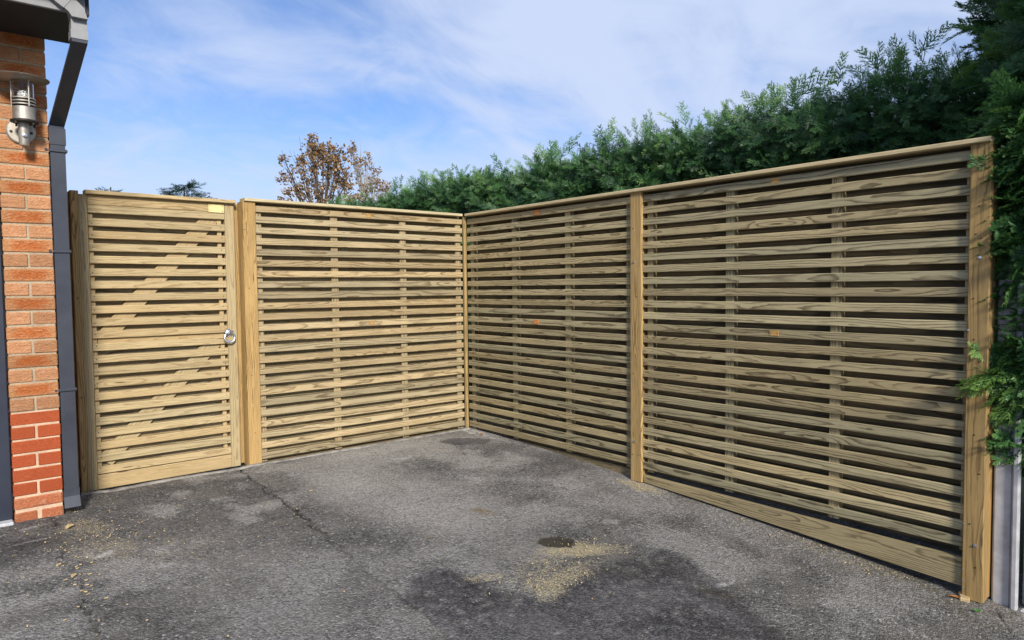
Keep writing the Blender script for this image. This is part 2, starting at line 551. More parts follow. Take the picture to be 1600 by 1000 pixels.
# ------------------------------------------------------------------ driveway
CRACK1 = [(-1.930, 0.06), (-1.964, -.153), (-1.985, -.43), (-2.006, -.918), (-2.019, -1.305), (-2.036, -1.438), (-2.046, -1.738),
          (-2.073, -1.987), (-2.087, -2.244), (-2.088, -2.45), (-2.136, -2.79), (-2.16, -3.3), (-2.2, -4.6)]
CRACK2 = [(-3.06, -.48), (-3.077, -.565), (-3.084, -.883), (-3.11, -1.219), (-3.10, -1.431), (-3.096, -1.61), (-3.099, -1.816),
          (-3.107, -1.976), (-3.115, -2.3), (-3.14, -3.2), (-3.1, -4.6)]
DAMP = [(-2.10, -2.42), (-1.916, -2.224), (-1.783, -2.254), (-1.73, -2.404), (-1.713, -2.523), (-1.647, -2.639), (-1.607, -2.762),
        (-1.498, -2.725), (-1.489, -2.665), (-1.356, -2.641), (-1.248, -2.621), (-1.063, -2.62), (-.934, -2.677), (-.791, -2.645),
        (-.706, -2.702), (-.738, -2.922), (-.847, -3.166), (-1.10, -3.6), (-1.5, -4.6), (-2.2, -4.6), (-2.136, -2.79)]


def build_driveway():
    step = 0.009
    nx, ny = 556, 534
    xs = np.linspace(-4.5, 0.5, nx); ys = np.linspace(-4.5, 0.3, ny)
    gx, gy = np.meshgrid(xs, ys, indexing='ij')
    px, py = gx.ravel(), gy.ravel()
    wob = fbm(px, py, 9.0, 3, 4) - .5
    wob2 = fbm(px, py, 9.0, 43, 4) - .5
    qx, qy = px + .10 * wob, py + .10 * wob2
    fine = fbm(px, py, 34.0, 8, 4)
    med = fbm(px, py, 3.1, 15, 5)
    big = fbm(px, py, 0.9, 21, 3)
    # --- marks that belong to the tarmac
    damp = np.where(in_poly(qx, qy, DAMP), 1.0, 0.0).reshape(nx, ny)
    for _ in range(14):                       # soften the edge a little
        damp = (damp + np.roll(damp, 1, 0) + np.roll(damp, -1, 0) + np.roll(damp, 1, 1) + np.roll(damp, -1, 1)) / 5
    damp = damp.ravel() * sstep(fine + .6 * med, .32, .86)
    damp = np.maximum(damp, .75 * sstep(1.15 - blob(qx, qy, -3.45, -1.0, .45, .17, .45), 0, .5))
    damp = np.maximum(damp, .9 * sstep(1.2 - blob(qx, qy, -.31, -.40, .20, .10, -.6), 0, .35))
    damp = np.maximum(damp, .55 * sstep(1.2 - blob(qx, qy, -.12, -1.0, .14, .55, .1), 0, .7) * med * 1.6)
    damp = np.maximum(damp, .36 * sstep(med, .52, .66) * sstep(py, -1.2, -2.4))
    hole = sstep(1.12 - blob(qx, qy, -1.119, -2.298, .098, .060, -.57), 0, .20)
    saw = np.zeros_like(px)
    for cx, cy, rx, ry, a, k in ((-1.11, -2.42, .21, .10, -.45, .95), (-1.34, -2.60, .23, .075, .15, .60), (-1.52, -2.66, .15, .11, .6, .65),
                                 (-1.68, -2.43, .12, .05, -.2, .5), (-.98, -2.52, .18, .07, -.2, .4), (-1.40, -2.47, .30, .12, .3, .32),
                                 (-.075, -1.97, .085, .20, .0, .75), (-2.95, -.75, .12, .22, .2, .45), (-2.93, -1.15, .16, .28, .2, .35),
                                 (-2.70, -1.35, .35, .30, .2, .16), (-.03, -3.3, .09, .45, .0, .25)):
        saw = np.maximum(saw, k * sstep(1.25 - blob(qx, qy, cx, cy, rx, ry, a), 0, .9))
    saw *= .82 * (1 - hole)
    dust = .90 * sstep(1.3 - blob(qx, qy, -.95, -.20, .75, .19, .03), 0, 1)
    dust = np.maximum(dust, .55 * sstep(1.3 - blob(qx, qy, -1.55, -.30, .30, .14, .0), 0, 1))
    dust = np.maximum(dust, .80 * sstep(1.35 - blob(qx, qy, -1.42, -1.25, .42, .95, .12), 0, 1) * (.45 + med))
    dust = np.maximum(dust, .30 * sstep(1.3 - blob(qx, qy, -2.5, -1.9, .45, .9, .1), 0, 1) * (.4 + med))
    dust = np.maximum(dust, .45 * sstep(med, .53, .68))
    lime = np.zeros_like(px)
    for cx, cy, rx, ry, a, k in ((-.060, -.18, .06, .13, .0, .95), (-.09, -.40, .035, .10, .0, .5), (-1.00, -.525, .13, .02, .05, .75), (-.88, -.53, .05, .018, .2, .7),
                                 (-1.70, -.42, .05, .03, .0, .6), (-1.55, -.44, .06, .015, .2, .5), (-1.43, -.38, .05, .02, .0, .5),
                                 (-2.96, -1.22, .05, .025, .4, .85), (-2.76, -1.52, .035, .02, .3, .55), (-.80, -3.08, .06, .018, -.3, .7),
                                 (-.66, -2.27, .06, .05, .0, .35), (-1.15, -1.91, .03, .012, .3, .6), (-3.20, -.60, .12, .02, .35, .4), (-3.22, -.84, .10, .012, .25, .4)):
        lime = np.maximum(lime, k * sstep(1.3 - blob(qx, qy, cx, cy, rx, ry, a), 0, .6) * sstep(fine, .35, .6))
    rust = .8 * sstep(1.3 - blob(qx, qy, -1.17, -1.73, .055, .08, .2), 0, 1) * sstep(fine, .3, .6)
    rust = np.maximum(rust, .5 * sstep(1.3 - blob(qx, qy, -1.64, -1.88, .03, .03, 0), 0, 1))
    rust = np.maximum(rust, .35 * sstep(1.2 - blob(qx, qy, -.93, -3.1, .04, .14, .5), 0, 1))
    moss = .75 * sstep(-.22 - px + .12 * wob, -.0, .22) * 0
    edgeB = np.clip(1 - np.abs(px + .02) / (.13 + .10 * med), 0, 1)
    moss = np.maximum(moss, .8 * edgeB * sstep(-py, 2.0, 3.6))
    moss = np.maximum(moss, .6 * sstep(1.2 - blob(qx, qy, -.10, -3.85, .18, .22, 0), 0, .8))
    jag = fbm(px, py, 21.0, 303, 3) - .5; jag2 = fbm(px, py, 21.0, 333, 3) - .5
    c1 = seg_dist(px + .05 * wob + .045 * jag, py + .05 * wob2 + .045 * jag2, CRACK1)
    c2 = seg_dist(px + .05 * wob + .045 * jag, py + .05 * wob2 + .045 * jag2, CRACK2)
    k1 = sstep(.0125 - c1 + .016 * (fine - .5), 0, .008) * sstep(py, -4.4, -2.9) * (.45 + .55 * sstep(py, -1.9, -1.2) + .4 * (fine - .5))
    k1 = k1 * np.where((py < -1.75) & (py > -2.35), .6, 1)
    k2 = sstep(.0070 - c2 + .024 * (fine - .5), 0, .008) * .9
    c3 = seg_dist(px + .02 * wob, py + .02 * wob2, [(.0, -3.88), (-.22, -4.02), (-.40, -4.13)])
    k3 = sstep(.009 - c3 + .008 * (fine - .5), 0, .008) * .8
    crack = np.clip(np.maximum(np.maximum(k1, k2), k3), 0, 1)
    tone = np.clip(.5 + 1.5 * (med - .5) + .8 * (big - .5) - .20 * (px < np.interp(py, [p[1] for p in CRACK1][::-1], [p[0] for p in CRACK1][::-1])), 0, 1)
    # wheel streaks running out along the right-hand fence
    st = fbm(px * 3.0 + py * .25, py * .5, 2.4, 77, 3)
    tone = np.clip(tone + .35 * (st - .5) * sstep(px, -1.1, -.5), 0, 1)
    z = gz(px, py) + .006 * (med - .5) + .0035 * (fine - .5) - .012 * crack - .004 * hole
    z -= .034 * sstep(py + .010 * wob, -.045, -.020) * sstep(-px, .05, .12) * sstep(px, -2.98, -2.90)
    z += .0015 * (RNG.random(px.size) - .5)
    edge = np.minimum.reduce([px + 4.5, .5 - px, py + 4.5, .3 - py])
    z = np.where(edge < .02, gz(px, py), z)
    co = np.stack([px, py, z], 1)
    idx = np.arange(nx * ny).reshape(nx, ny)
    f = np.stack([idx[:-1, :-1], idx[1:, :-1], idx[1:, 1:], idx[:-1, 1:]], -1).reshape(-1, 4)
    me = bpy.data.meshes.new('driveway')
    me.vertices.add(len(co)); me.vertices.foreach_set('co', co.ravel())
    me.loops.add(f.size); me.loops.foreach_set('vertex_index', f.ravel().astype(np.int32))
    me.polygons.add(len(f)); me.polygons.foreach_set('loop_start', np.arange(0, f.size, 4, dtype=np.int32))
    me.update(calc_edges=True)
    me.polygons.foreach_set('use_smooth', np.ones(len(f), bool))
    for nm, ch in (('marks_a', (damp, dust, saw, lime)), ('marks_b', (rust, crack, moss, tone)), ('marks_c', (hole, fine, med, big))):
        at = me.attributes.new(nm, 'FLOAT_COLOR', 'POINT')
        at.data.foreach_set('color', np.stack(ch, 1).astype(np.float32).ravel())
    return me


def tarmac_mat():
    mt, t = new_mat('worn_tarmac')
    co = t.n('ShaderNodeTexCoord').outputs['Object']
    na = t.n('ShaderNodeAttribute', attribute_name='marks_a'); nb = t.n('ShaderNodeAttribute', attribute_name='marks_b')
    nc = t.n('ShaderNodeAttribute', attribute_name='marks_c')
    damp, dust, saw = t.sep(na.outputs['Vector']); lime = na.outputs['Alpha']
    rust, crack, moss = t.sep(nb.outputs['Vector']); tone = nb.outputs['Alpha']
    hole, fine, med = t.sep(nc.outputs['Vector'])
    v1 = t.voro(co, 100.0); v2 = t.voro(co, 210.0)
    a1, a2, a3 = t.sep(v1.outputs['Color']); b1, b2, b3 = t.sep(v2.outputs['Color'])
    n = t.noise(co, 26.0, 5.0, 0.65)
    n2 = t.noise(co, 5.0, 4.0, 0.6)
    stone = t.m('POWER', t.m('ADD', t.m('MULTIPLY', a1, 0.6), t.m('MULTIPLY', b1, 0.4)), 1.25)
    c = t.mix(stone, (0.062, 0.059, 0.056), (0.400, 0.385, 0.364))
    tn = t.m('ADD', t.sm(tone, 0.1, 0.9, 0.56, 1.34), t.sm(n, 0.25, 0.75, -0.13, 0.13))
    c = t.mix(1.0, c, t.xyz(tn, tn, tn), 'MULTIPLY')
    c = t.mix(t.m('MULTIPLY', t.sm(n2, 0.42, 0.66), 0.35), c, (0.235, 0.212, 0.180))
    # dry dust, lighter and warmer
    c = t.mix(t.m('MULTIPLY', dust, t.sm(stone, 0.1, 0.6, 0.40, 1.0)), c, (0.470, 0.445, 0.410))
    # moss and dirt
    c = t.mix(t.m('MULTIPLY', moss, t.sm(n, 0.35, 0.65)), c, (0.085, 0.070, 0.035))
    c = t.mix(t.m('MULTIPLY', rust, 0.8), c, (0.20, 0.135, 0.040))
    # bright chips of stone
    c = t.mix(t.m('MULTIPLY', t.m('GREATER_THAN', a2, 0.975), 0.6), c, (0.48, 0.46, 0.43))
    c = t.mix(t.m('MULTIPLY', t.m('GREATER_THAN', b2, 0.97), 0.5), c, (0.46, 0.42, 0.35))
    # damp tarmac
    dk = t.m('SUBTRACT', 1.0, t.m('MULTIPLY', damp, 0.62))
    c = t.mix(1.0, c, t.xyz(dk, dk, t.m('ADD', dk, t.m('MULTIPLY', damp, 0.03))), 'MULTIPLY')
    # sawdust grains
    sp = t.m('MULTIPLY', t.m('GREATER_THAN', t.m('ADD', t.m('MULTIPLY', saw, 0.95), t.m('MULTIPLY', t.m('SUBTRACT', n, 0.5), 0.9)), t.m('ADD', t.m('MULTIPLY', b3, 0.75), 0.10)), 1.0)
    c = t.mix(t.m('MULTIPLY', sp, 0.85), c, (0.50, 0.425, 0.265))
    c = t.mix(t.m('MULTIPLY', saw, 0.22), c, (0.34, 0.29, 0.185))
    c = t.mix(lime, c, (0.52, 0.51, 0.49))
    c = t.mix(t.m('MULTIPLY', hole, 0.85), c, t.mix(b1, (0.012, 0.011, 0.010), (0.060, 0.048, 0.022)))
    c = t.mix(t.m('MULTIPLY', crack, 0.85), c, (0.018, 0.016, 0.014))
    h = t.m('ADD', t.m('MULTIPLY', t.m('SUBTRACT', 1.0, v1.outputs['Distance']), 0.6), t.m('MULTIPLY', t.m('SUBTRACT', 1.0, v2.outputs['Distance']), 0.4))
    h = t.m('ADD', h, t.m('MULTIPLY', stone, 0.5))
    rough = t.m('SUBTRACT', 0.88, t.m('MULTIPLY', damp, 0.12))
    t.out(c, rough, 0, t.bump(h, 1.0, 0.009), 0.3)
    return mt


TARMAC = tarmac_mat()
dme = build_driveway(); dme.materials.append(TARMAC)
setp(obj('driveway', dme), kind='structure')


def ground_sheet():
    xs = sorted(set([-400, -200, -100, -60, -40, -30, -20, -15, -10, -8, -6] + [round(-5 + .5 * i, 2) for i in range(12)] + [1, 2, 4, 7, 10, 15, 20, 30, 45, 60, 100, 200, 400]))
    ys = sorted(set([-400, -200, -100, -60, -40, -30, -20, -15, -10, -8, -6] + [-5.5, -5, -4.5, -4, -3.5, -3, -2.5, -2, -1.5, -1, -.5, 0, .3] + [1, 2, 4, 7, 10, 15, 20, 30, 45, 60, 100, 200, 400]))
    vs = []; fs = []; N = len(ys)
    for x in xs:
        for y in ys:
            vs.append((x, y, float(gz(x, y))))
    for i in range(len(xs) - 1):
        for j in range(N - 1):
            if xs[i] >= -4.5 and xs[i + 1] <= .5 and ys[j] >= -4.5 and ys[j + 1] <= .3: continue
            fs.append((i * N + j, (i + 1) * N + j, (i + 1) * N + j + 1, i * N + j + 1))
    mt, t = new_mat('ground_tarmac_and_lawn')
    co = t.n('ShaderNodeTexCoord').outputs['Object']
    x, y, z = t.sep(co)
    n = t.noise(co, 18.0, 5.0, 0.6); n2 = t.noise(co, 0.6, 4.0, 0.6)
    tar = t.mix(n, (0.07, 0.067, 0.065), (0.18, 0.172, 0.165))
    lawn = t.mix(n, (0.03, 0.05, 0.015), (0.07, 0.10, 0.03))
    lawn = t.mix(t.sm(n2, 0.4, 0.7), lawn, (0.10, 0.08, 0.05))
    g = t.m('MAXIMUM', t.m('GREATER_THAN', x, 0.45), t.m('GREATER_THAN', y, 0.25))
    g = t.m('MAXIMUM', g, t.m('LESS_THAN', y, -14.0))
    t.out(t.mix(g, tar, lawn), 0.9, 0, t.bump(n, 0.5, 0.01), 0.2)
    setp(obj('ground', me_from('ground', vs, fs, mt)), kind='structure')


ground_sheet()

# ------------------------------------------------------------------ garage corner with brick pier
PX0, PX1, PY = -3.226, -3.012, -0.450
gar = thing('garage', (-3.5, -0.45, 0.0), 'orange brick garage corner with a red brick plinth at the left edge', 'garage')


def brick_mesh(l, d, h, mat):
    key = ('brick', round(l, 4), round(d, 4), round(h, 4), mat.name)
    if key not in _cache:
        _cache[key] = box_mesh('brick', -l / 2, l / 2, -d / 2, d / 2, -h / 2, h / 2, mat, 0.009 if mat is B_WORN else 0.004)
    return _cache[key]


rows = []
z = -0.021
for i in range(34):
    p = 0.0735 if i < 8 else 0.0748
    rows.append((z, z + p)); z += p
ZTOP = 2.50
for i, (za, zb) in enumerate(rows):
    j = 0.010
    h = (zb - za) - j
    zc_ = za + j / 2 + h / 2
    if zb > ZTOP + .03: break
    full = (i % 2 == 1)
    worn = i < 2
    red = i < 8
    mat = B_WORN if worn else (B_RED if red else (B_ORANGE if full else B_PEACH))

    def brk(cx, cy, l, d, along_y=False, m=mat):
        o = obj('brick', brick_mesh(l, d, h, m), gar, (cx + random.gauss(0, .0008), cy + random.gauss(0, .0012), zc_ + random.gauss(0, .0006)))
        a = random.gauss(0, .006)
        o.rotation_euler = (0, random.gauss(0, .004) if not along_y else 0, (math.pi / 2 if along_y else 0) + a * .4)
        return o
    if full:
        brk((PX0 + PX1) / 2, PY + .051, PX1 - PX0, .102)
        yy = PY + .112
        while yy < 0.45:
            brk(PX1 - .051, yy + .1075, .215, .102, True); yy += .225
    else:
        brk(PX0 + .051, PY + .1075, .102, .215)
        brk(PX1 - .051, PY + .1075, .102, .215)
        yy = PY + .225
        while yy < 0.45:
            brk(PX1 - .051, yy + .1075, .215, .102, True); yy += .225
# mortar bodies, joints recessed behind the brick faces
mor = boxo('plinth_mortar', gar, PX0 + .004, PX1 - .004, PY + .0055, 0.56, -.05, rows[7][1], MORT2, 0)
mor = boxo('mortar', gar, PX0 + .004, PX1 - .004, PY + .0065, 0.56, rows[7][1] + .0005, ZTOP, MORT, 0)
boxo('flank_wall', gar, -3.30, PX1 - .002, 0.565, 6.0, -.05, ZTOP + .3, PLAST, 0)
boxo('lintel', gar, -6.2, PX0 - .004, PY + .01, PY + .2, 2.13, ZTOP, B_ORANGE, 0)
boxo('threshold', gar, -6.2, PX0 - .006, PY - .035, PY + .12, -.06, .012, SILL, .006)
boxo('soffit', gar, -6.2, -2.902, -.930, PY - .001, 2.500, 2.520, SOFF, .002)
boxo('fascia', gar, -6.2, -2.902, -.952, -.932, 2.496, 2.68, ANTH2, .002)
boxo('box_end', gar, -2.900, -2.886, -.952, PY - .001, 2.498, 2.72, SOFF, .002)
rv = [(-6.3, -1.03, 2.690), (-2.858, -1.03, 2.690), (-2.858, 3.2, 4.6), (-6.3, 3.2, 4.6), (-6.3, -1.03, 2.735), (-2.858, -1.03, 2.735), (-2.858, 3.2, 4.65), (-6.3, 3.2, 4.65)]
rme = me_from('roof', rv, [(0, 3, 2, 1), (4, 5, 6, 7), (0, 1, 5, 4), (1, 2, 6, 5), (2, 3, 7, 6), (3, 0, 4, 7)], TILE)
obj('roof', rme, gar)
bpy.data.objects['roof'].location = -world_of(gar)
# verge tile tip
boxo('verge_tile', gar, -2.905, -2.852, -1.10, -.95, 2.585, 2.61, TILE, .004)

# garage door, set in left of the pier
gd = thing('garage_door', (-4.6, -.42, 0), 'dark blue grey garage door beside the brick pier', 'garage door')
boxo('door_frame', gd, PX0 - .075, PX0 - .006, PY + .020, PY + .10, .014, 2.125, DOORP, .004)
for k in range(5):
    boxo('door_panel', gd, -6.1, PX0 - .078, PY + .045, PY + .085, .016 + .42 * k, .016 + .42 * k + .412, DOORP, .006)

# gutter along the fascia
gt = thing('gutter', (-4.5, -1.0, 2.56), 'grey plastic gutter under the garage roof edge', 'gutter')
boxo('gutter_channel', gt, -6.2, -2.93, -1.060, -.956, 2.585, 2.675, ANTH, .012)
boxo('stop_end', gt, -2.929, -2.915, -1.064, -.954, 2.582, 2.678, ANTH, .004)
boxo('union_bracket', gt, -3.42, -3.33, -1.066, -.955, 2.578, 2.660, ANTH, .006)

# downpipe with swan neck
dp = thing('downpipe', (-2.97, -.40, .04), 'dark grey square downpipe with angled swan neck beside brick pier', 'downpipe')


def rect(x0, x1, y0, y1, z, dz1=0.0):
    return [Vector((x0, y0, z)), Vector((x1, y0, z)), Vector((x1, y1, z)), Vector((x0, y1, z))]


def lofto(name, parent, secs, mat=ANTH):
    c = sum((p for s in secs for p in s), Vector()) / sum(len(s) for s in secs)
    return obj(name, loft_mesh(name, [[p - c for p in s] for s in secs], mat), parent, c)


X0, X1, Y0, Y1 = -3.006, -2.938, -.440, -.372
lofto('pipe', dp, [rect(X0, X1, Y0, Y1, .085), rect(X0, X1, Y0, Y1, 2.0)])
lofto('shoe', dp, [rect(X0 - .003, X1 + .003, Y0 - .030, Y1 - .02, .030), rect(X0 - .003, X1 + .003, Y0 - .004, Y1 + .004, .085), rect(X0 - .003, X1 + .003, Y0 - .004, Y1 + .004, .125)])
lofto('collar', dp, [rect(X0 - .004, X1 + .004, Y0 - .004, Y1 + .004, 1.965), rect(X0 - .004, X1 + .004, Y0 - .004, Y1 + .004, 2.05)])
NX0, NX1, NY0, NY1 = -2.963, -2.898, -.955, -.890
lofto('swan_neck', dp, [rect(X0, X1, Y0, Y1, 2.05), rect(X0, X1, Y0, Y1, 2.062), rect(NX0, NX1, NY0, NY1, 2.365), rect(NX0, NX1, NY0, NY1, 2.38)])
lofto('collar', dp, [rect(NX0 - .003, NX1 + .003, NY0 - .003, NY1 + .003, 2.38), rect(NX0 - .003, NX1 + .003, NY0 - .003, NY1 + .003, 2.420)], ANTH2)
lofto('pipe_socket', dp, [rect(NX0, NX1, NY0, NY1, 2.420), rect(NX0, NX1, NY0, NY1, 2.470)], ANTH2)
# angled pieces up to the gutter outlet, lying in front of the fascia
yc0, yc1 = NY0 - .030, NY1 - .055


def slant(cx, cz, ang, half=.034):
    nx_, nz_ = math.cos(ang), math.sin(ang)
    a = Vector((cx - nx_ * half, 0, cz - nz_ * half)); b = Vector((cx + nx_ * half, 0, cz + nz_ * half))
    return [Vector((a.x, yc0, a.z)), Vector((b.x, yc0, b.z)), Vector((b.x, yc1, b.z)), Vector((a.x, yc1, a.z))]


lofto('bend', dp, [[Vector((NX0, yc0, 2.4702)), Vector((NX1, yc0, 2.4702)), Vector((NX1, NY1, 2.4702)), Vector((NX0, NY1, 2.4702))], slant(-2.945, 2.505, .48), slant(-2.972, 2.530, .95)], ANTH2)
lofto('bend', dp, [slant(-2.973, 2.531, .95, .036), slant(-3.010, 2.556, 1.0, .036)], ANTH2)
lofto('offset_pipe', dp, [slant(-3.011, 2.557, 1.0), slant(-3.085, 2.606, 1.0), slant(-3.13, 2.66, .5)], ANTH2)
for zz, dz2 in ((1.925, .006), (1.395, .006), (.655, .006)):
    c = boxo('pipe_clip', dp, X0 - .012, X1 + .009, Y0 - .009, Y1 + .01, zz, zz + .016, ANTH, .003)
    boxo('clip_lug', c, X0 - .026, X0 - .012, Y0 - .014, Y0 - .001, zz + .001, zz + .015, ANTH, .003)

# wall light
wl = thing('wall_light', (-3.135, PY, 2.02), 'brushed steel bulkhead lantern with round cap on the brick pier', 'wall light')
RX = Matrix.Rotation(math.pi / 2, 3, 'X')
LX, LY = -3.122, PY - .100
bp = obj('backplate', lathe_mesh('backplate', [(0.0, -.001), (.058, 0), (.064, .004), (.064, .010), (.058, .015), (0.0, .017)], STEEL, 36), wl, (-3.130, PY - .001, 2.010), RX)
for sx in (-.043, .043):
    obj('screw', lathe_mesh('screw', [(0.0, 0), (.007, 0), (.006, .004), (0, .005)], DARKM, 10), bp, (-3.130 + sx, PY - .0175, 2.004), RX)
obj('bracket_arm', lathe_mesh('bracket_arm', [(0, -.105), (.021, -.105), (.023, -.098), (.023, 0.03), (.0, .03)], STEEL, 20), wl, (LX - .004, LY + .010, 2.030))
obj('bracket_tube', lathe_mesh('bracket_tube', [(.0, 0), (.014, 0), (.014, .09), (0, .09)], STEEL, 14), wl, (LX - .004, LY + .095, 1.965), Matrix.Rotation(math.pi / 2, 3, 'X'))
obj('knob', lathe_mesh('knob', [(0, 0), (.011, 0), (.010, .008), (0, .010)], ZINC, 14), wl, (LX - .004, LY - .013, 1.972), RX)
obj('base_ring', lathe_mesh('base_ring', [(0, -.004), (.058, -.004), (.061, 0), (.061, .004), (.055, .009), (0, .009)], DARKM, 32), wl, (LX, LY, 2.040))
for a in (0.6, 2.2, 3.9, 5.4):
    obj('stud', lathe_mesh('stud', [(0, -.012), (.005, -.012), (.005, 0), (0, 0)], DARKM, 8), wl, (LX + .052 * math.cos(a), LY + .052 * math.sin(a), 2.036))
obj('lamp_body', lathe_mesh('lamp_body', [(0, .0), (.049, .0), (.049, .062), (.046, .064), (0, .064)], STEEL, 32), wl, (LX, LY, 2.049))
obj('glass', lathe_mesh('glass', [(.0435, .0), (.0455, 0), (.0455, .126), (.0435, .126), (.042, .124), (.042, .002), (.0435, 0)], GLASS, 32), wl, (LX, LY, 2.1135))
for k in range(3):
    obj('guard_ring', lathe_mesh('guard_ring', [(.0470, -.003), (.051, -.003), (.0515, .003), (.0470, .003), (.0470, -.003)], STEEL, 32), wl, (LX, LY, 2.124 + .015 * k))
for a in (-1.2, .9, 3.0):
    obj('guard_bar', lathe_mesh('guard_bar', [(0, 0), (.0035, 0), (.0035, .127), (0, .127)], STEEL, 8), wl, (LX + .050 * math.cos(a), LY + .050 * math.sin(a), 2.1135))
obj('bulb', lathe_mesh('bulb', [(0, 0), (.014, 0), (.015, .015), (.027, .045), (.028, .06), (.021, .078), (0, .085)], BULB, 20), wl, (LX, LY, 2.1135))
obj('cap', lathe_mesh('cap', [(0, -.004), (.052, -.004), (.058, .0), (.124, .006), (.126, .009), (.060, .014), (0, .018)], STEEL, 40), wl, (LX - .012, LY, 2.2455))

# ------------------------------------------------------------------ fence
PITCH, SW, ST = .075, .0445, .018
G_PANEL = 'slatted timber fence panels'


def panel(run, a, b, label, battens, mat, capspan, tags, base_z=0.0):
    """run 'A' along x at y=0 facing -y; run 'B' along y at x=0 facing -x"""
    O, V = (OA, VA) if run == 'A' else (OB, VB)

    def P(s, d, z): return (s, d, z) if run == 'A' else (d, s, z)
    mid = (a + b) / 2; L = abs(b - a)
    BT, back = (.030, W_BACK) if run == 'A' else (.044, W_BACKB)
    t = thing('slatted_fence', P(mid, .03, -.02), label, 'fence panel', G_PANEL)
    slats = []
    for i in range(24):
        slats.append(plank('slat', t, mat, P(mid, ST / 2 + random.gauss(0, .0006), i * PITCH + SW / 2 + random.gauss(0, .0007)), L, ST, SW, O, .003, .012))
    for i in range(-1, 24):
        zc = i * PITCH + SW / 2 + PITCH / 2
        h = SW if i < 23 else .04
        if i == 23: zc = 1.725 + SW + .021
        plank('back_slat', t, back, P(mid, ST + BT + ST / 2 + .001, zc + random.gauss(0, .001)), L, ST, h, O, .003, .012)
    for s, wd in battens:
        plank('batten', t, mat, P(s, ST + BT / 2 + .0005, .875), 1.79, BT - .001, wd, V, .002)
    cl = abs(capspan[1] - capspan[0]); cmid = (capspan[0] + capspan[1]) / 2
    plank('capping_rail', t, W_CAP, P(cmid, .008, 1.7905 + .0105), cl, .098, .021, O, .003)
    for s, i, m_, ww, hh in tags:
        pl = plank('maker_plate', t, m_, P(s, -.0018, i * PITCH + SW / 2 + .002), ww, .003, hh, O, .0008)
        if m_ is TAG_BR:
            for q in (-1, 1):
                obj('pin', lathe_mesh('pin', [(0, 0), (.0028, 0), (.002, .0015), (0, .002)], DARKM, 6), pl,
                    P(s + q * (ww / 2 - .006), -.0034, i * PITCH + SW / 2 + .002), Matrix.Rotation(math.pi / 2, 3, 'X') if run == 'A' else Matrix.Rotation(-math.pi / 2, 3, 'Y'))
    return t


panel('A', -1.786, -.030, 'slatted fence panel on the left run, between the wide grained post and the corner post',
      [(-1.755, .04), (-1.192, .055), (-.602, .055), (-.060, .05)], W_A, (-1.866, -.052),
      [(-.915, 23, TAG_BR, .048, .024), (-.905, 12, TAG_BR, .05, .02)])
panel('B', -.030, -1.8530, 'slatted fence panel on the right run, between the corner post and the middle post',
      [(-.075, .045), (-.625, .055), (-1.225, .055), (-1.80, .05)], W_B, (-.0535, -1.885),
      [(-.92, 23, TAG_OR, .062, .036), (-.90, 12, TAG_OR, .058, .03)])
panel('B', -1.9255, -3.760, 'slatted fence panel nearest the hedge end, between the middle post and the thick end post',
      [(-1.975, .045), (-2.552, .055), (-3.165, .055), (-3.752, .026)], W_B, (-1.8875, -3.842),
      [(-2.84, 23, TAG_BR, .052, .030), (-2.84, 12, TAG_BR, .052, .028)])

# corner mitre piece of the capping
BOLT = None


def bolt(parent, c, run, r=.010, mat=ZINC):
    R = Matrix.Rotation(math.pi / 2, 3, 'X') if run == 'A' else Matrix.Rotation(-math.pi / 2, 3, 'Y')
    key = ('bolt', r, mat.name)
    if key not in _cache:
        _cache[key] = lathe_mesh('bolt', [(0, 0), (r, 0), (r, r * .25), (r * .62, r * .3), (r * .62, r * .75), (0, r * .8)], mat, 6, False)
    return obj('bolt', _cache[key], parent, c, R)


def post(label, run, cx, cy, T, Wd, z0, z1, mat=W_POST, extra=None):
    t = thing('fence_post', (cx, cy, z0), label, 'fence post')
    plank('post_body', t, mat, (cx, cy, (z0 + z1) / 2), z1 - z0, T, Wd, VA if run == 'A' else VB, .004)
    return t


hp = post('narrow timber gate post standing beside the grey downpipe', 'A', -2.841, .075, .09, .043, -.045, 1.790)
plank('back_batten', hp, W_POST, (-2.881, .090, .868), 1.826, .05, .032, VA)
bolt(hp, (-2.843, .0295, 1.15), 'A', .005, DARKM); bolt(hp, (-2.843, .0295, .55), 'A', .005, DARKM)
lp = post('wide strongly grained timber post between the gate and the left fence panel', 'A', -1.832, .028, .105, .088, -.030, 1.7895)
plank('gate_stop', lp, W_POST, (-1.853, .100, .88), 1.80, .03, .105, VA)
for zz in (1.60, 1.2, .6, .2):
    bolt(lp, (-1.845 + random.uniform(-.02, .02), -.0250, zz), 'A', .0035, DARKM)
cp = post('thin square timber post in the inner corner of the fence', 'B', -.0155, -.0145, .026, .026, -.024, 1.7895)
mp = post('timber post halfway along the right fence run', 'B', -.0115, -1.8892, .021, .092, -.087, 1.7895)
plank('rear_post', mp, W_POST, (.034, -1.8892, .8512), 1.876, .066, .070, VB, .004)
bolt(mp, (-.0225, -1.878, 1.345), 'B', .010); bolt(mp, (-.0225, -1.882, .175), 'B', .010)
for yy, zz in ((-1.868, 1.56), (-1.915, .09), (-1.862, .085), (-1.87, .62), (-1.90, 1.12)):
    bolt(mp, (-.0225, yy, zz), 'B', .0035, DARKM)
ep = post('thick timber end post with bright bolts beside the overgrown conifer', 'B', .008, -3.803, .060, .082, -.222, 1.7895, W_END)
plank('rear_leaf', ep, W_END, (.068, -3.806, .785), 2.0, .058, .078, VB, .004)
bolt(ep, (-.0225, -3.806, 1.297), 'B', .0075); bolt(ep, (-.0225, -3.812, .028), 'B', .0085)
for yy, zz in ((-3.768, .98), (-3.768, .115), (-3.768, -.095), (-3.768, -.143), (-3.768, -.175)):
    bolt(ep, (-.0225, yy, zz), 'B', .0045)
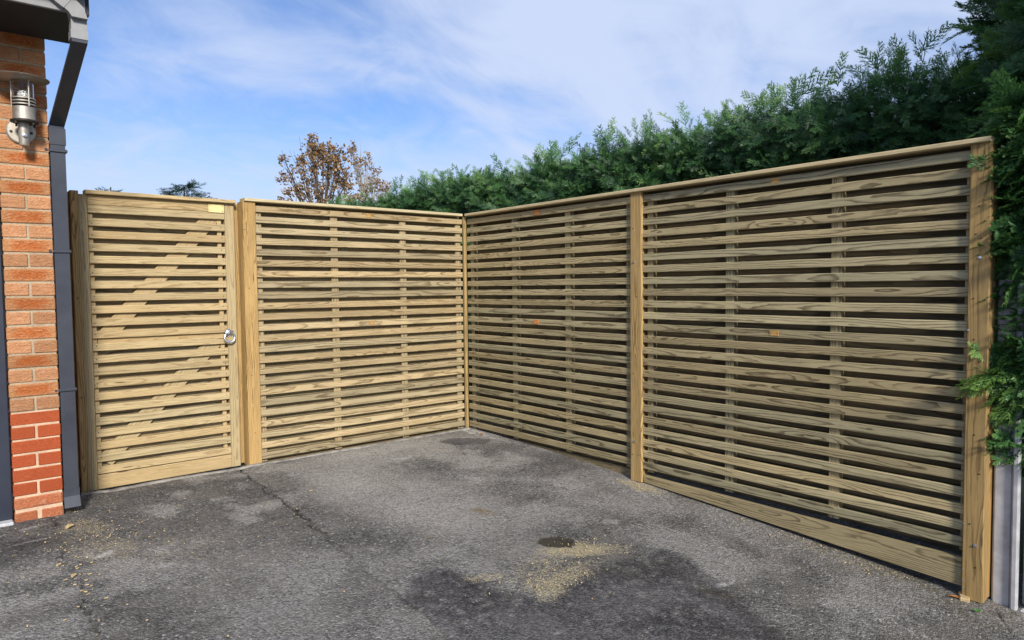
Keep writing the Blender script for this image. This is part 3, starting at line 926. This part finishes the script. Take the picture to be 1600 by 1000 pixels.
for yy, zz in ((-3.80, 1.52), (-3.79, 1.40), (-3.81, 1.38), (-3.785, 1.12), (-3.79, .94), (-3.80, .52), (-3.822, .35), (-3.79, .12), (-3.815, -.07)):
    bolt(ep, (-.0225, yy, zz), 'B', .0035, DARKM)

# boards under the right run
gb = thing('gravel_board', (.0, -2.85, -.13), 'tapered timber gravel board under the nearest fence panel', 'gravel board')
gvs = [(-.006, -1.937, -.088), (-.006, -3.760, -.178), (-.006, -3.760, -.048), (-.006, -1.937, -.040),
       (.020, -1.937, -.088), (.020, -3.760, -.178), (.020, -3.760, -.048), (.020, -1.937, -.040)]
# built in plank space so that the grain runs along it: x = length, y = thickness, z = width
loc = []
for (a, b, c) in gvs: loc.append((-(b + 2.85), a - .007, c + .09))
gm = me_from('board', loc, [(0, 1, 2, 3), (7, 6, 5, 4), (0, 4, 5, 1), (1, 5, 6, 2), (2, 6, 7, 3), (3, 7, 4, 0)], W_B)
bmx = bmesh.new(); bmx.from_mesh(gm); bmesh.ops.recalc_face_normals(bmx, faces=bmx.faces)
bmesh.ops.bevel(bmx, geom=list(bmx.edges), offset=.003, segments=1, affect='EDGES'); bmx.to_mesh(gm); bmx.free()
obj('board', gm, gb, (.007, -2.85, -.09), OB)
rb = thing('gravel_board', (.03, -.95, -.08), 'dark low board in the gap under the panel next to the corner', 'gravel board')
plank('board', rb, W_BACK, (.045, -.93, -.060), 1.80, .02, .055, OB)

# ------------------------------------------------------------------ gate
GY = .050
gate = thing('gate', (-2.36, GY + .03, -.03), 'slatted timber gate with ring latch and brass plate between two posts', 'gate')
GX0, GX1 = -2.772, -1.972
plank('stile', gate, W_GATE, (-2.7955, GY + .021, .873), 1.80, .046, .045, VA)
plank('stile', gate, W_GATE, (-1.9405, GY + .021, .873), 1.80, .046, .061, VA)
gm_ = (GX0 + GX1) / 2; gl_ = GX1 - GX0 - .002
plank('top_board', gate, W_GATE, (gm_, GY + .010, 1.7440), gl_, .020, .0615, OA)
plank('top_board', gate, W_GATE, (gm_, GY + .012, 1.6885), gl_, .020, .047, OA)
plank('top_rail', gate, W_GATE, (-2.345, GY + .012, 1.7865), .882, .088, .023, OA, .003)
plank('bottom_rail', gate, W_GATE, (gm_, GY + .010, .0155), gl_, .024, .087, OA)
NAIL = lathe_mesh('nail', [(0, 0), (.0032, 0), (.0026, .0012), (0, .0014)], DARKM, 6)
for i in range(21):
    gs = plank('slat', gate, W_GATE, (gm_, GY + .010 + random.gauss(0, .0006), .0635 + .0761 * i + .0235 + random.gauss(0, .0007)), gl_, ST, .047, OA, .003, .010)
    for x_ in (GX0 + .018, GX1 - .022):
        obj('nail', NAIL, gs, (x_ + random.gauss(0, .003), GY + .0006, .0635 + .0761 * i + .0235 + random.gauss(0, .006)), RX)
for i in range(21):
    plank('back_slat', gate, W_A, (gm_, GY + .060, .0635 + .0761 * i + .0235 + .038), gl_ + .08, ST, .045, OA, .003, .01)
for x_ in (GX0 + .014, GX1 - .030):
    plank('batten', gate, W_GATE, (x_, GY + .034, .86), 1.60, .028, .028, VA)


def brace(x0, z0, x1, z1, wd=.098):
    L = math.hypot(x1 - x0, z1 - z0); a = math.atan2(z1 - z0, x1 - x0)
    u = Vector((math.cos(a), 0, math.sin(a))); v = Vector((-math.sin(a), 0, math.cos(a)))
    O = orient(tuple(u), (0, 1, 0), tuple(v))
    plank('brace', gate, W_GATE, ((x0 + x1) / 2, GY + .0365, (z0 + z1) / 2), L, .024, wd, O)


brace(-2.700, .905, -2.040, 1.690)
brace(-2.725, .135, -2.050, .845)
plank('mid_rail', gate, W_GATE, (gm_, GY + .0335, .868), gl_ - .06, .026, .07, OA)
bpl = plank('brass_plate', gate, BRASS, (-2.026, GY - .003, 1.737), .098, .003, .056, OA, .001)
for qx in (-.040, .040):
    for qz in (-.019, .019):
        obj('pin', lathe_mesh('pin', [(0, 0), (.003, 0), (.002, .0015), (0, .002)], DARKM, 8), bpl, (-2.026 + qx, GY - .0046, 1.737 + qz), RX)
rl = obj('ring_latch', lathe_mesh('ring_latch', [(0, 0), (.024, 0), (.026, .003), (.022, .007), (.012, .010), (.011, .022), (0, .024)], ZINC, 20), gate, (-1.968, GY - .0025, .895), RX)


def torus_mesh(name, R_, r_, mat, n=28, m=8):
    vs = []; fs = []
    for i in range(n):
        a = 2 * math.pi * i / n
        rr_ = r_ * (1.0 + .25 * math.cos(a - math.pi * .5 + math.pi))
        for j in range(m):
            b = 2 * math.pi * j / m
            vs.append(((R_ + rr_ * math.cos(b)) * math.cos(a), (R_ + rr_ * math.cos(b)) * math.sin(a), rr_ * math.sin(b)))
    for i in range(n):
        for j in range(m):
            fs.append((i * m + j, ((i + 1) % n) * m + j, ((i + 1) % n) * m + (j + 1) % m, i * m + (j + 1) % m))
    return me_from(name, vs, fs, mat, True)


obj('ring', torus_mesh('ring', .034, .0085, ZINC), rl, (-1.967, GY - .019, .866), Matrix.Rotation(math.radians(84), 3, 'X'))
for dx_, dz_ in ((-.024, .013), (.024, .013), (0, .027)):
    obj('rivet', lathe_mesh('rivet', [(0, 0), (.008, 0), (.006, .005), (0, .006)], ZINC, 10), rl, (-1.968 + dx_, GY - .003, .895 + dz_), RX)

# concrete footing strip along the gate and left run
fvs = []; ffs = []
nseg = 90
for i in range(nseg + 1):
    x_ = -2.88 + (2.86) * i / nseg
    w0 = -.042 - .040 * float(fbm(np.array([x_ * 5]), np.array([.3]), 1.0, 5, 3)[0]) * (1.2 if x_ < -1.9 else .5)
    zg = float(gz(x_, w0))
    fvs += [(x_, w0 - .014, zg - .002), (x_, w0 - .003, zg + .009), (x_, w0 + .018 + .010 * random.random(), zg + .008), (x_, w0 + .040, zg - .028)]
for i in range(nseg):
    a = i * 4
    for k in range(3):
        ffs.append((a + k, a + 4 + k, a + 5 + k, a + 1 + k))
EDGEC = plain('dusty_edge_concrete', (0.25, 0.235, 0.21), 0.95, 0, 0.40, 16, 0.8, 0.1)
setp(obj('edging', me_from('edging', fvs, ffs, EDGEC)), kind='structure')

# ------------------------------------------------------------------ concrete wall at the end of the fence
cw = thing('concrete_wall', (.1, -4.8, -.24), 'pale grey concrete post and panel wall behind the end post, under the conifer', 'wall')
boxo('concrete_post', cw, .062, .20, -3.925, -3.852, -.30, 1.25, CONC, .008)
boxo('post_rib', cw, .045, .075, -3.952, -3.926, -.28, 1.25, CONC, .006)
for k in range(4):
    boxo('concrete_panel', cw, .115, .165, -6.6, -3.955, -.235 + .37 * k, -.235 + .37 * k + .365, CONC2, .008)
boxo('sill', cw, .050, .17, -6.6, -3.955, -.30, -.238, SILL, .008)
boxo('vertical_strip', cw, .085, .114, -4.03, -3.995, -.235, 1.2, CONC, .005)


# ------------------------------------------------------------------ foliage
def spray_template(seed, nb=11, ns=5):
    r = np.random.default_rng(seed)
    T = []; C = []

    def strip(p, d, L, wd, t0, t1):
        d = d / np.linalg.norm(d)
        q = np.array([-d[1], d[0], 0.0]); q[2] = r.normal(0, .35); q /= np.linalg.norm(q)
        T.append([p - q * wd / 2, p + q * wd / 2, p + d * L]); C.append([t0, t0, t1])
    strip(np.zeros(3), np.array([1, 0, .0]), 1.0, .028, .1, .8)
    for side in (-1, 1):
        for i in range(nb):
            t = .06 + .88 * (i + r.uniform(-.3, .3)) / nb
            l = (.40 * (1 - t) ** .7 + .07) * r.uniform(.7, 1.25)
            ang = side * math.radians(r.uniform(28, 46))
            d = np.array([math.cos(ang), math.sin(ang), r.normal(0, .12)])
            p = np.array([t, 0, -.10 * t * t])
            strip(p, d, l, .034, .15 + .3 * t, .55 + .4 * t)
            for s2 in (-1, 1):
                for j in range(ns):
                    u = .15 + .75 * (j + r.uniform(-.3, .3)) / ns
                    a2 = ang + s2 * math.radians(r.uniform(24, 42))
                    d2 = np.array([math.cos(a2), math.sin(a2), r.normal(0, .2)])
                    strip(p + d / np.linalg.norm(d) * l * u, d2, l * .42 * (1.05 - u) + .02, .026, .2 + .3 * t + .2 * u, .55 + .3 * t + .2 * u)
    T = np.array(T); C = np.array(C)
    T[:, :, 2] -= .18 * T[:, :, 0] ** 2          # droop
    return T, C


TEMPL = [spray_template(s) for s in range(6)]
TEMPL_LO = [spray_template(20 + s, 7, 3) for s in range(5)]


def spray_mesh(name, pos, dirs, size, rnd, mat, templ=TEMPL, upv=(0, 0, 1)):
    n = len(pos); upv = np.asarray(upv, float)
    dirs = dirs / np.linalg.norm(dirs, axis=1, keepdims=True)
    upa = (np.tile(upv, (n, 1)) if upv.ndim == 1 else upv) + RNG.normal(0, .42, (n, 3))
    v = np.cross(upa, dirs); v /= np.linalg.norm(v, axis=1, keepdims=True)
    wv = np.cross(dirs, v)
    allT = []; allC = []
    which = RNG.integers(0, len(templ), n)
    for k, (T, C) in enumerate(templ):
        ix = np.nonzero(which == k)[0]
        if len(ix) == 0: continue
        P = (pos[ix, None, None, :] + size[ix, None, None, None] * (
            T[None, :, :, 0:1] * dirs[ix, None, None, :] + T[None, :, :, 1:2] * v[ix, None, None, :] + T[None, :, :, 2:3] * wv[ix, None, None, :]))
        allT.append(P.reshape(-1, 3))
        cc = np.clip(C[None] * .75 + rnd[ix, None, None], 0, 1.2)
        allC.append(cc.reshape(-1))
    co = np.concatenate(allT); tc = np.concatenate(allC)
    nt = len(co) // 3
    me = bpy.data.meshes.new(name)
    me.vertices.add(len(co)); me.vertices.foreach_set('co', co.astype(np.float32).ravel())
    me.loops.add(len(co)); me.loops.foreach_set('vertex_index', np.arange(len(co), dtype=np.int32))
    me.polygons.add(nt); me.polygons.foreach_set('loop_start', np.arange(0, len(co), 3, dtype=np.int32))
    me.update(calc_edges=True)
    at = me.attributes.new('tint', 'FLOAT', 'POINT'); at.data.foreach_set('value', tc.astype(np.float32))
    me.materials.append(mat)
    return me


def trunk_mesh(name, paths, mat, n=6):
    vs = []; fs = []
    for pts, rads in paths:
        secs = tube_mesh(name, pts, rads, mat, n); b = len(vs)
        for s in secs: vs += s
        for i in range(len(secs) - 1):
            for k in range(n):
                k2 = (k + 1) % n
                fs.append((b + i * n + k, b + i * n + k2, b + (i + 1) * n + k2, b + (i + 1) * n + k))
    return me_from(name, vs, fs, mat, True)


def build_hedge():
    h = thing('hedge', (1.1, .8, -.02), 'long clipped dark green conifer hedge rising behind the right fence run', 'hedge')
    N = 19000
    y = RNG.uniform(-3.75, 5.2, N)
    kind = RNG.random(N)
    topz = 2.33 + .07 * (fbm(y, y * 0, 1.3, 91, 3) - .5) * 2 + .06 * sstep(-y, 1.8, 3.4) - .05 * sstep(y, 2, 5)
    clump = fbm(y, np.zeros(N), 2.2, 61, 3)
    pos = np.zeros((N, 3)); d = np.zeros((N, 3))
    face = kind < .60
    # face sprays
    zf = 1.45 + (topz - 1.45) * RNG.random(N) ** .8
    bx = fbm(y, zf * 1.4, 2.6, 71, 4) - .5
    pos[:, 1] = y
    depth = RNG.random(N) ** 1.5 * .28
    pos[:, 0] = np.where(face, .78 + .36 * bx + depth + .12 * sstep(zf, 2.15, 2.4), 0)
    pos[:, 2] = np.where(face, zf, 0)
    d[:, 0] = np.where(face, -.55, 0); d[:, 1] = np.where(face, RNG.normal(-.15, .75, N), 0)
    d[:, 2] = np.where(face, RNG.normal(.10, .45, N), 0)
    upn = np.where(face[:, None], np.array([[-.75, -.30, .70]]), np.array([[-.55, -.35, .6]]))
    # top sprays
    tp = ~face
    xt = RNG.uniform(.80, 1.65, N)
    b2 = fbm(y * 1.0, xt * 1.6, 2.4, 81, 4) - .5
    pos[:, 0] = np.where(tp, xt, pos[:, 0])
    pos[:, 2] = np.where(tp, topz + .34 * b2 - .01 - RNG.random(N) ** 1.2 * .34, pos[:, 2])
    d[:, 0] = np.where(tp, RNG.normal(-.35, .5, N), d[:, 0]); d[:, 1] = np.where(tp, RNG.normal(-.1, .55, N), d[:, 1])
    d[:, 2] = np.where(tp, np.abs(RNG.normal(.75, .35, N)), d[:, 2])
    size = RNG.uniform(.065, .185, N)
    rnd = RNG.normal(.04, .16, N) + .42 * sstep(pos[:, 2], 2.22, 2.48) + .30 * (fbm(y, pos[:, 2], 4.5, 33, 3) - .5)
    # loose leaders standing above the cut
    L = 150
    yl = np.concatenate([RNG.uniform(-3.6, 4.8, 70), RNG.normal(-2.30, .10, 22), RNG.normal(-3.05, .12, 22), RNG.normal(-1.15, .12, 12), RNG.normal(.1, .15, 12), RNG.normal(1.6, .2, 12)])
    pl = np.stack([RNG.uniform(.8, 1.3, L), yl, 2.34 + RNG.uniform(-.02, .10, L) + .06 * sstep(-yl, 1.5, 3.2)], 1)
    dl = np.stack([RNG.normal(-.1, .6, L), RNG.normal(.0, .7, L), np.ones(L)], 1)
    pos = np.concatenate([pos, pl]); d = np.concatenate([d, dl]); upn = np.concatenate([upn, np.tile([[-.8, -.5, .1]], (L, 1))])
    size = np.concatenate([size, RNG.uniform(.10, .25, L)]); rnd = np.concatenate([rnd, RNG.normal(.38, .08, L)])
    f = obj('foliage', spray_mesh('foliage', pos, d, size, rnd, F_HEDGE, TEMPL_LO, upn), h); f['kind'] = 'stuff'
    f.location = -world_of(h)
    # inner mass of twigs, rough outline
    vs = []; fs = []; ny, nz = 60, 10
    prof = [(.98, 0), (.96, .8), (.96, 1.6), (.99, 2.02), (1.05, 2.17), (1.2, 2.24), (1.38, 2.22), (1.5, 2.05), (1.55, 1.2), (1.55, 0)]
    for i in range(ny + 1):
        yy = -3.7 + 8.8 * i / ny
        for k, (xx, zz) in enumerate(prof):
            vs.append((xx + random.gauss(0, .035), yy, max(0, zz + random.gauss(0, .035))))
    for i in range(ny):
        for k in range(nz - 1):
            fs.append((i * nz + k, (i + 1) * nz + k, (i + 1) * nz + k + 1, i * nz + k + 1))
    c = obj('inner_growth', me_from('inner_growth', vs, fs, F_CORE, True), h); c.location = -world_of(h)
    for k in range(10):
        yy = -3.3 + .9 * k
        tm = trunk_mesh('trunk', [([(1.25, yy, -.03), (1.24, yy + .03, .9), (1.26, yy, 2.1)], [.06, .05, .02])], BARK)
        q = obj('trunk', tm, h); q.location = -world_of(h)


build_hedge()


def build_conifer():
    cx, cy = .95, -4.62
    t = thing('conifer', (cx, cy, -.24), 'tall dark green conifer overhanging the end post at the right edge', 'tree')
    N = 5200
    z = RNG.uniform(.55, 3.45, N); a = RNG.uniform(0, 2 * math.pi, N)
    bump = fbm(a * 2.2, z * 1.6, 1.6, 51, 4) - .5
    R = (.92 - .30 * np.clip(z - 2.7, 0, 3)) * (1 + .38 * bump) - RNG.random(N) ** 1.5 * .30
    pos = np.stack([cx + R * np.cos(a), cy + R * np.sin(a), z], 1)
    keep = ~((z < 1.48) & (pos[:, 0] < .45))
    d = np.stack([np.cos(a) + RNG.normal(0, .4, N), np.sin(a) + RNG.normal(0, .4, N), RNG.normal(.45, .4, N)], 1)
    size = RNG.uniform(.14, .27, N); rnd = RNG.normal(.06, .16, N) + .45 * bump
    # low branches that hang forward over the wall and the post
    K = 1500
    zz = RNG.uniform(.44, 1.95, K)
    lean = fbm(zz * 2.0, zz * 0, 2.2, 14, 3)
    p2 = np.stack([.17 + .10 * RNG.random(K) - .13 * lean, -3.925 - .26 * RNG.random(K), zz], 1)
    d2 = np.stack([RNG.normal(-.55, .3, K), RNG.normal(.55, .35, K), RNG.normal(-.05, .30, K)], 1)
    keep2 = zz > .46 + .16 * (lean < .45)
    p3 = np.array([[.09, -3.96, .825], [.10, -3.95, .79], [.10, -3.97, .765], [.11, -3.95, .855], [.09, -3.96, 1.765], [.11, -3.94, 1.73], [.09, -3.98, 1.70],
                   [.10, -3.97, .84], [.11, -3.96, .80], [.09, -3.98, .78], [.12, -3.99, .86], [.10, -3.99, .745], [.08, -3.95, .815]])
    d3 = np.array([[-.72, .75, -.02], [-.62, .8, -.12], [-.75, .55, -.2], [-.5, .8, .1], [-.55, .75, .05], [-.45, .8, -.1], [-.6, .5, -.2],
                   [-.75, .62, -.04], [-.7, .5, -.1], [-.6, .6, -.2], [-.5, .65, .15], [-.5, .4, -.35], [-.85, .55, -.08]])
    pos = np.concatenate([pos[keep], p2[keep2], p3]); d = np.concatenate([d[keep], d2[keep2], d3])
    size = np.concatenate([size[keep], RNG.uniform(.13, .25, K)[keep2], np.array([.31, .29, .27, .24, .22, .2, .2, .28, .26, .26, .22, .24, .27])])
    rnd = np.concatenate([rnd[keep], RNG.normal(.12, .12, K)[keep2], np.full(13, .40)])
    upn = np.stack([(pos[:, 0] - cx) * .7, (pos[:, 1] - cy) * .7, np.full(len(pos), .6)], 1)
    f = obj('foliage', spray_mesh('foliage', pos, d, size, rnd, F_HEDGE, TEMPL, upn), t); f['kind'] = 'stuff'; f.location = -world_of(t)
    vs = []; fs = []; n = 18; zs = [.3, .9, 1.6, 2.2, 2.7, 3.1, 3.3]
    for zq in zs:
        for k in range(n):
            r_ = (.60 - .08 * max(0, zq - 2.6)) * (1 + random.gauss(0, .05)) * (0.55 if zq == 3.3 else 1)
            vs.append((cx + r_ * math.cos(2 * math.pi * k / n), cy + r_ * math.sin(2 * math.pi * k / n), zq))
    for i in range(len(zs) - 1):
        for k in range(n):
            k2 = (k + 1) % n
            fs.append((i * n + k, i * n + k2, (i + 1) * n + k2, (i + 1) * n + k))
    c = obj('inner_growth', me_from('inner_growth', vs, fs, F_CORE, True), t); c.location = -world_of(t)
    q = obj('trunk', trunk_mesh('trunk', [([(cx, cy, -.25), (cx + .02, cy, 1.2), (cx, cy, 3.2)], [.11, .09, .03])], BARK, 8), t); q.location = -world_of(t)


build_conifer()


def leaf_mesh(name, pts, size, rnd, mat):
    n = len(pts)
    a = RNG.normal(0, 1, (n, 3)); a /= np.linalg.norm(a, axis=1, keepdims=True)
    b = np.cross(a, RNG.normal(0, 1, (n, 3))); b /= np.linalg.norm(b, axis=1, keepdims=True)
    s = size[:, None]
    V = np.stack([pts - a * s * .5, pts + b * s * .32, pts + a * s * .5, pts - b * s * .32], 1).reshape(-1, 3)
    me = bpy.data.meshes.new(name)
    me.vertices.add(4 * n); me.vertices.foreach_set('co', V.astype(np.float32).ravel())
    me.loops.add(4 * n); me.loops.foreach_set('vertex_index', np.arange(4 * n, dtype=np.int32))
    me.polygons.add(n); me.polygons.foreach_set('loop_start', np.arange(0, 4 * n, 4, dtype=np.int32))
    me.update(calc_edges=True)
    at = me.attributes.new('tint', 'FLOAT', 'POINT'); at.data.foreach_set('value', np.repeat(rnd, 4).astype(np.float32))
    me.materials.append(mat)
    return me


def autumn_tree(name, label, x, y, tops, nper, mat, bark, lsize, spread):
    """upright branching tree: each clump of leaves sits on its own limb"""
    t = thing(name, (x, y, -.02), label, 'tree')
    paths = [([(x, y, -.02), (x + .03, y, 1.2), (x - .02, y + .02, 2.3)], [.10, .085, .06])]
    P = []; Rn = []
    for (tx, ty, tz, r, k) in tops:
        p0 = Vector((x, y, 1.7 + .4 * random.random())); p3 = Vector((x + tx, y + ty, tz))
        p1 = p0.lerp(p3, .35) + Vector((-.10 * tx, 0, .25)); p2 = p0.lerp(p3, .7) + Vector((-.06 * tx, 0, .12))
        paths.append(([p0, p1, p2, p3, p3 + Vector((random.gauss(0, .05), 0, r * .8))], [.035, .026, .017, .009, .004]))
        for q in range(7):
            s = p1.lerp(p3, random.random()); e = p3 + Vector((random.gauss(0, r * .8), random.gauss(0, r * .8), random.gauss(.05, r * .9)))
            paths.append(([s, s.lerp(e, .5) + Vector((0, 0, .05)), e], [.010, .007, .003]))
        n = int(nper * k)
        g = RNG.normal(0, 1, (n, 3)) * np.array([r * spread, r * spread, r * spread * 1.15]) * .62 + np.array(p3)
        # leaves hang in little bunches
        bunch = g[RNG.integers(0, max(1, n // 9), n)] + RNG.normal(0, .055, (n, 3))
        P.append(bunch); Rn.append(np.clip(RNG.normal(.5, .28, n), 0, 1))
    P = np.concatenate(P); Rn = np.concatenate(Rn)
    f = obj('leaves', leaf_mesh('leaves', P, RNG.uniform(lsize * .7, lsize * 1.35, len(P)), Rn, mat), t); f['kind'] = 'stuff'; f.location = -world_of(t)
    q = obj('trunk', trunk_mesh('trunk', paths, bark, 5), t); q.location = -world_of(t)


random.seed(21)
autumn_tree('autumn_tree', 'brown leaved autumn tree with dense crown above the left fence panel', 5.15, 14.0,
            [(-.55, 0, 4.55, .30, 1.0), (-.9, .1, 4.3, .20, .5), (-.98, .1, 4.72, .14, .25), (-.25, 0, 4.85, .30, 1.2), (-.12, .1, 5.25, .20, .8), (.10, 0, 5.05, .26, 1.1), (.40, .1, 4.95, .26, .9), (-.25, 0, 5.48, .07, .15),
             (.62, 0, 4.65, .28, 1.2), (.25, 0, 4.55, .30, 1.2), (.85, .1, 4.35, .24, .7), (-.45, .1, 4.05, .26, .8), (-.9, 0, 3.75, .18, .4), (.05, .1, 4.05, .28, .7),
             (.55, 0, 3.95, .30, .8), (-.35, 0, 3.6, .3, .6), (.45, .1, 3.5, .3, .7), (.95, 0, 3.85, .2, .4), (.58, 0, 5.15, .1, .25), (.32, 0, 5.28, .08, .2)], 240, F_AUT, BARK, .088, 1.0)
autumn_tree('autumn_tree', 'thinner pale autumn tree with sparse leaves right of the dense brown one', 7.05, 14.6,
            [(-.62, 0, 5.45, .09, .3), (-.45, 0, 5.2, .16, .4), (-.15, 0, 5.1, .20, .3), (.12, 0, 4.95, .20, .35), (-.45, 0, 4.85, .2, .4), (.1, 0, 4.5, .24, .9), (.42, 0, 4.4, .16, .5),
             (-.25, 0, 4.25, .24, .6), (.62, 0, 4.35, .10, .25), (.7, 0, 4.0, .14, .5), (.35, 0, 3.85, .24, .5), (-.5, 0, 3.75, .24, .6), (.0, 0, 3.7, .25, .5)], 220, F_AUT2, PALEBARK, .085, 1.0)


def far_conifer(label, x, y, top, wid, n):
    t = thing('small_conifer', (x, y, -.02), label, 'tree')
    z = top - (RNG.random(n) ** 1.3) * 1.5
    a = RNG.uniform(0, 2 * math.pi, n)
    r = (wid * np.clip((top - z) / .35 + .15, .15, 1.0)) * np.sqrt(RNG.random(n))
    pos = np.stack([x + r * np.cos(a), y + r * np.sin(a), z], 1)
    d = np.stack([np.cos(a), np.sin(a), RNG.normal(.15, .35, n)], 1)
    f = obj('foliage', spray_mesh('foliage', pos, d, RNG.uniform(.22, .42, n), RNG.normal(.1, .12, n), F_FAR, TEMPL_LO), t); f['kind'] = 'stuff'; f.location = -world_of(t)
    q = obj('trunk', trunk_mesh('trunk', [([(x, y, -.02), (x + .02, y, 2.0), (x, y, top)], [.09, .07, .012])], BARK, 6), t); q.location = -world_of(t)


far_conifer('small dark evergreen tip showing above the gate, left of the brass plate', 1.48, 14.0, 3.80, .50, 260)
far_conifer('wispy evergreen sprig showing above the left end of the gate', -.15, 14.0, 3.66, .40, 46)

# bare tree far off, its distance haze put into the pale bark colour
bt = thing('bare_tree', (-1.9, 26.0, -.02), 'faint pale bare tree far off, beside the downpipe', 'tree')
random.seed(5)
bp_ = [([(-1.9, 26, -.02), (-1.88, 26, 2.5)], [.12, .08])]
for k in range(34):
    xo = random.gauss(0, .42); h_ = 5.75 + random.uniform(-.9, .25) - abs(xo) * .6
    s = Vector((-1.9 + xo * .12, 26, 2.2 + random.random()))
    bp_.append(([s, Vector((-1.9 + xo * .7, 26 + random.gauss(0, .3), 3.9)), Vector((-1.9 + xo, 26 + random.gauss(0, .4), h_))], [.03, .016, .004]))
q = obj('branches', trunk_mesh('branches', bp_, PALEBARK, 4), bt); q.location = -world_of(bt)

# ------------------------------------------------------------------ small things on the ground
def chips(name, spots, mat):
    vs = []; fs = []
    for (cx, cy, rx, ry, n, smin, smax) in spots:
        for _ in range(n):
            x_ = random.gauss(cx, rx); y_ = random.gauss(cy, ry)
            if x_ > -.01 or y_ > -.02 or (x_ < -3.0 and y_ > -.47): continue
            z_ = float(gz(x_, y_)) + .004
            L = random.uniform(smin, smax); wd = L * random.uniform(.25, .6); a = random.uniform(0, math.pi)
            ca, sa = math.cos(a), math.sin(a); b = len(vs); tk = random.uniform(.001, .004)
            for zz in (0, tk):
                for (u, v) in ((-L / 2, -wd / 2), (L / 2, -wd / 3), (L / 2, wd / 2), (-L / 2, wd / 3)):
                    vs.append((x_ + u * ca - v * sa, y_ + u * sa + v * ca, z_ + zz + random.uniform(0, .002)))
            fs += [(b + 4, b + 5, b + 6, b + 7), (b, b + 1, b + 5, b + 4), (b + 1, b + 2, b + 6, b + 5), (b + 2, b + 3, b + 7, b + 6), (b + 3, b, b + 4, b + 7)]
    o = obj(name, me_from(name, vs, fs, mat))
    return setp(o, 'pale wood chips and sawdust crumbs scattered on the tarmac', 'wood chips', kind='stuff')


random.seed(9)
chips('wood_chips', [(-3.09, -1.35, .03, .30, 40, .004, .016), (-2.92, -.85, .16, .25, 120, .003, .008), (-2.6, -1.3, .4, .5, 90, .003, .008),
                     (-1.12, -2.42, .14, .08, 60, .003, .008), (-1.45, -2.62, .16, .08, 70, .003, .008), (-.09, -1.97, .04, .12, 40, .004, .010),
                     (-.06, -3.2, .05, .5, 60, .004, .012), (-1.3, -1.4, .8, .9, 60, .003, .008), (-3.1, -2.3, .1, .4, 30, .004, .010), (-3.4, -1.2, .25, .4, 16, .004, .009)], CHIP)


def leaf(label, x, y, L, mat, rot):
    z_ = float(gz(x, y)) + .006
    pts = [(-.5, 0, 0), (-.2, .22, .12), (.15, .20, .16), (.5, 0, .05), (.15, -.20, .10), (-.2, -.22, .15), (-.2, 0, .0), (.15, 0, .02)]
    vs = [(p[0] * L, p[1] * L, p[2] * L) for p in pts]
    o = obj('fallen_leaf', me_from('fallen_leaf', vs, [(0, 6, 1), (6, 7, 2, 1), (7, 3, 2), (0, 5, 6), (6, 5, 4, 7), (7, 4, 3)], mat), None, (x, y, z_), Matrix.Rotation(rot, 3, 'Z'))
    setp(o, label, 'leaf', 'fallen leaves')


leaf('orange brown fallen leaf lying near the fence corner', -.075, -.30, .055, RUSTLEAF, .6)
leaf('orange brown fallen leaf lying in front of the thick end post', -.060, -3.745, .050, RUSTLEAF, 1.9)
leaf('pale curled fallen leaf lying on the crack near the brick pier', -3.10, -1.44, .045, CHIP, 1.1)
leaf('pale long fallen leaf lying below the downpipe', -3.02, -.72, .070, CHIP, .9)
leaf('small tan fallen leaf lying beside the long crack', -1.80, -.86, .032, CHIP, .2)

wv = boxo('wood_wedge', None, -.055, .02, -3.792, -3.752, -.232, -.208, OFFCUT, .005)
wv.rotation_euler = (.08, -.05, .35)
setp(wv, 'pale broken wood wedge lodged under the thick end post', 'offcut')

wd = thing('weed', (-.125, -3.855, float(gz(-.125, -3.855))), 'tiny bright green weed growing in front of the end post', 'weed')
random.seed(3)
for k in range(7):
    a = k * .9 + random.random() * .4; L = random.uniform(.016, .028)
    vs = [(0, 0, 0), (L * .5 * math.cos(a + .35), L * .5 * math.sin(a + .35), L * .45), (L * math.cos(a), L * math.sin(a), L * .5), (L * .5 * math.cos(a - .35), L * .5 * math.sin(a - .35), L * .45)]
    obj('leaf', me_from('leaf', vs, [(0, 3, 2, 1)], WEED), wd, (-.125, -3.855, float(gz(-.125, -3.855)) + .006))
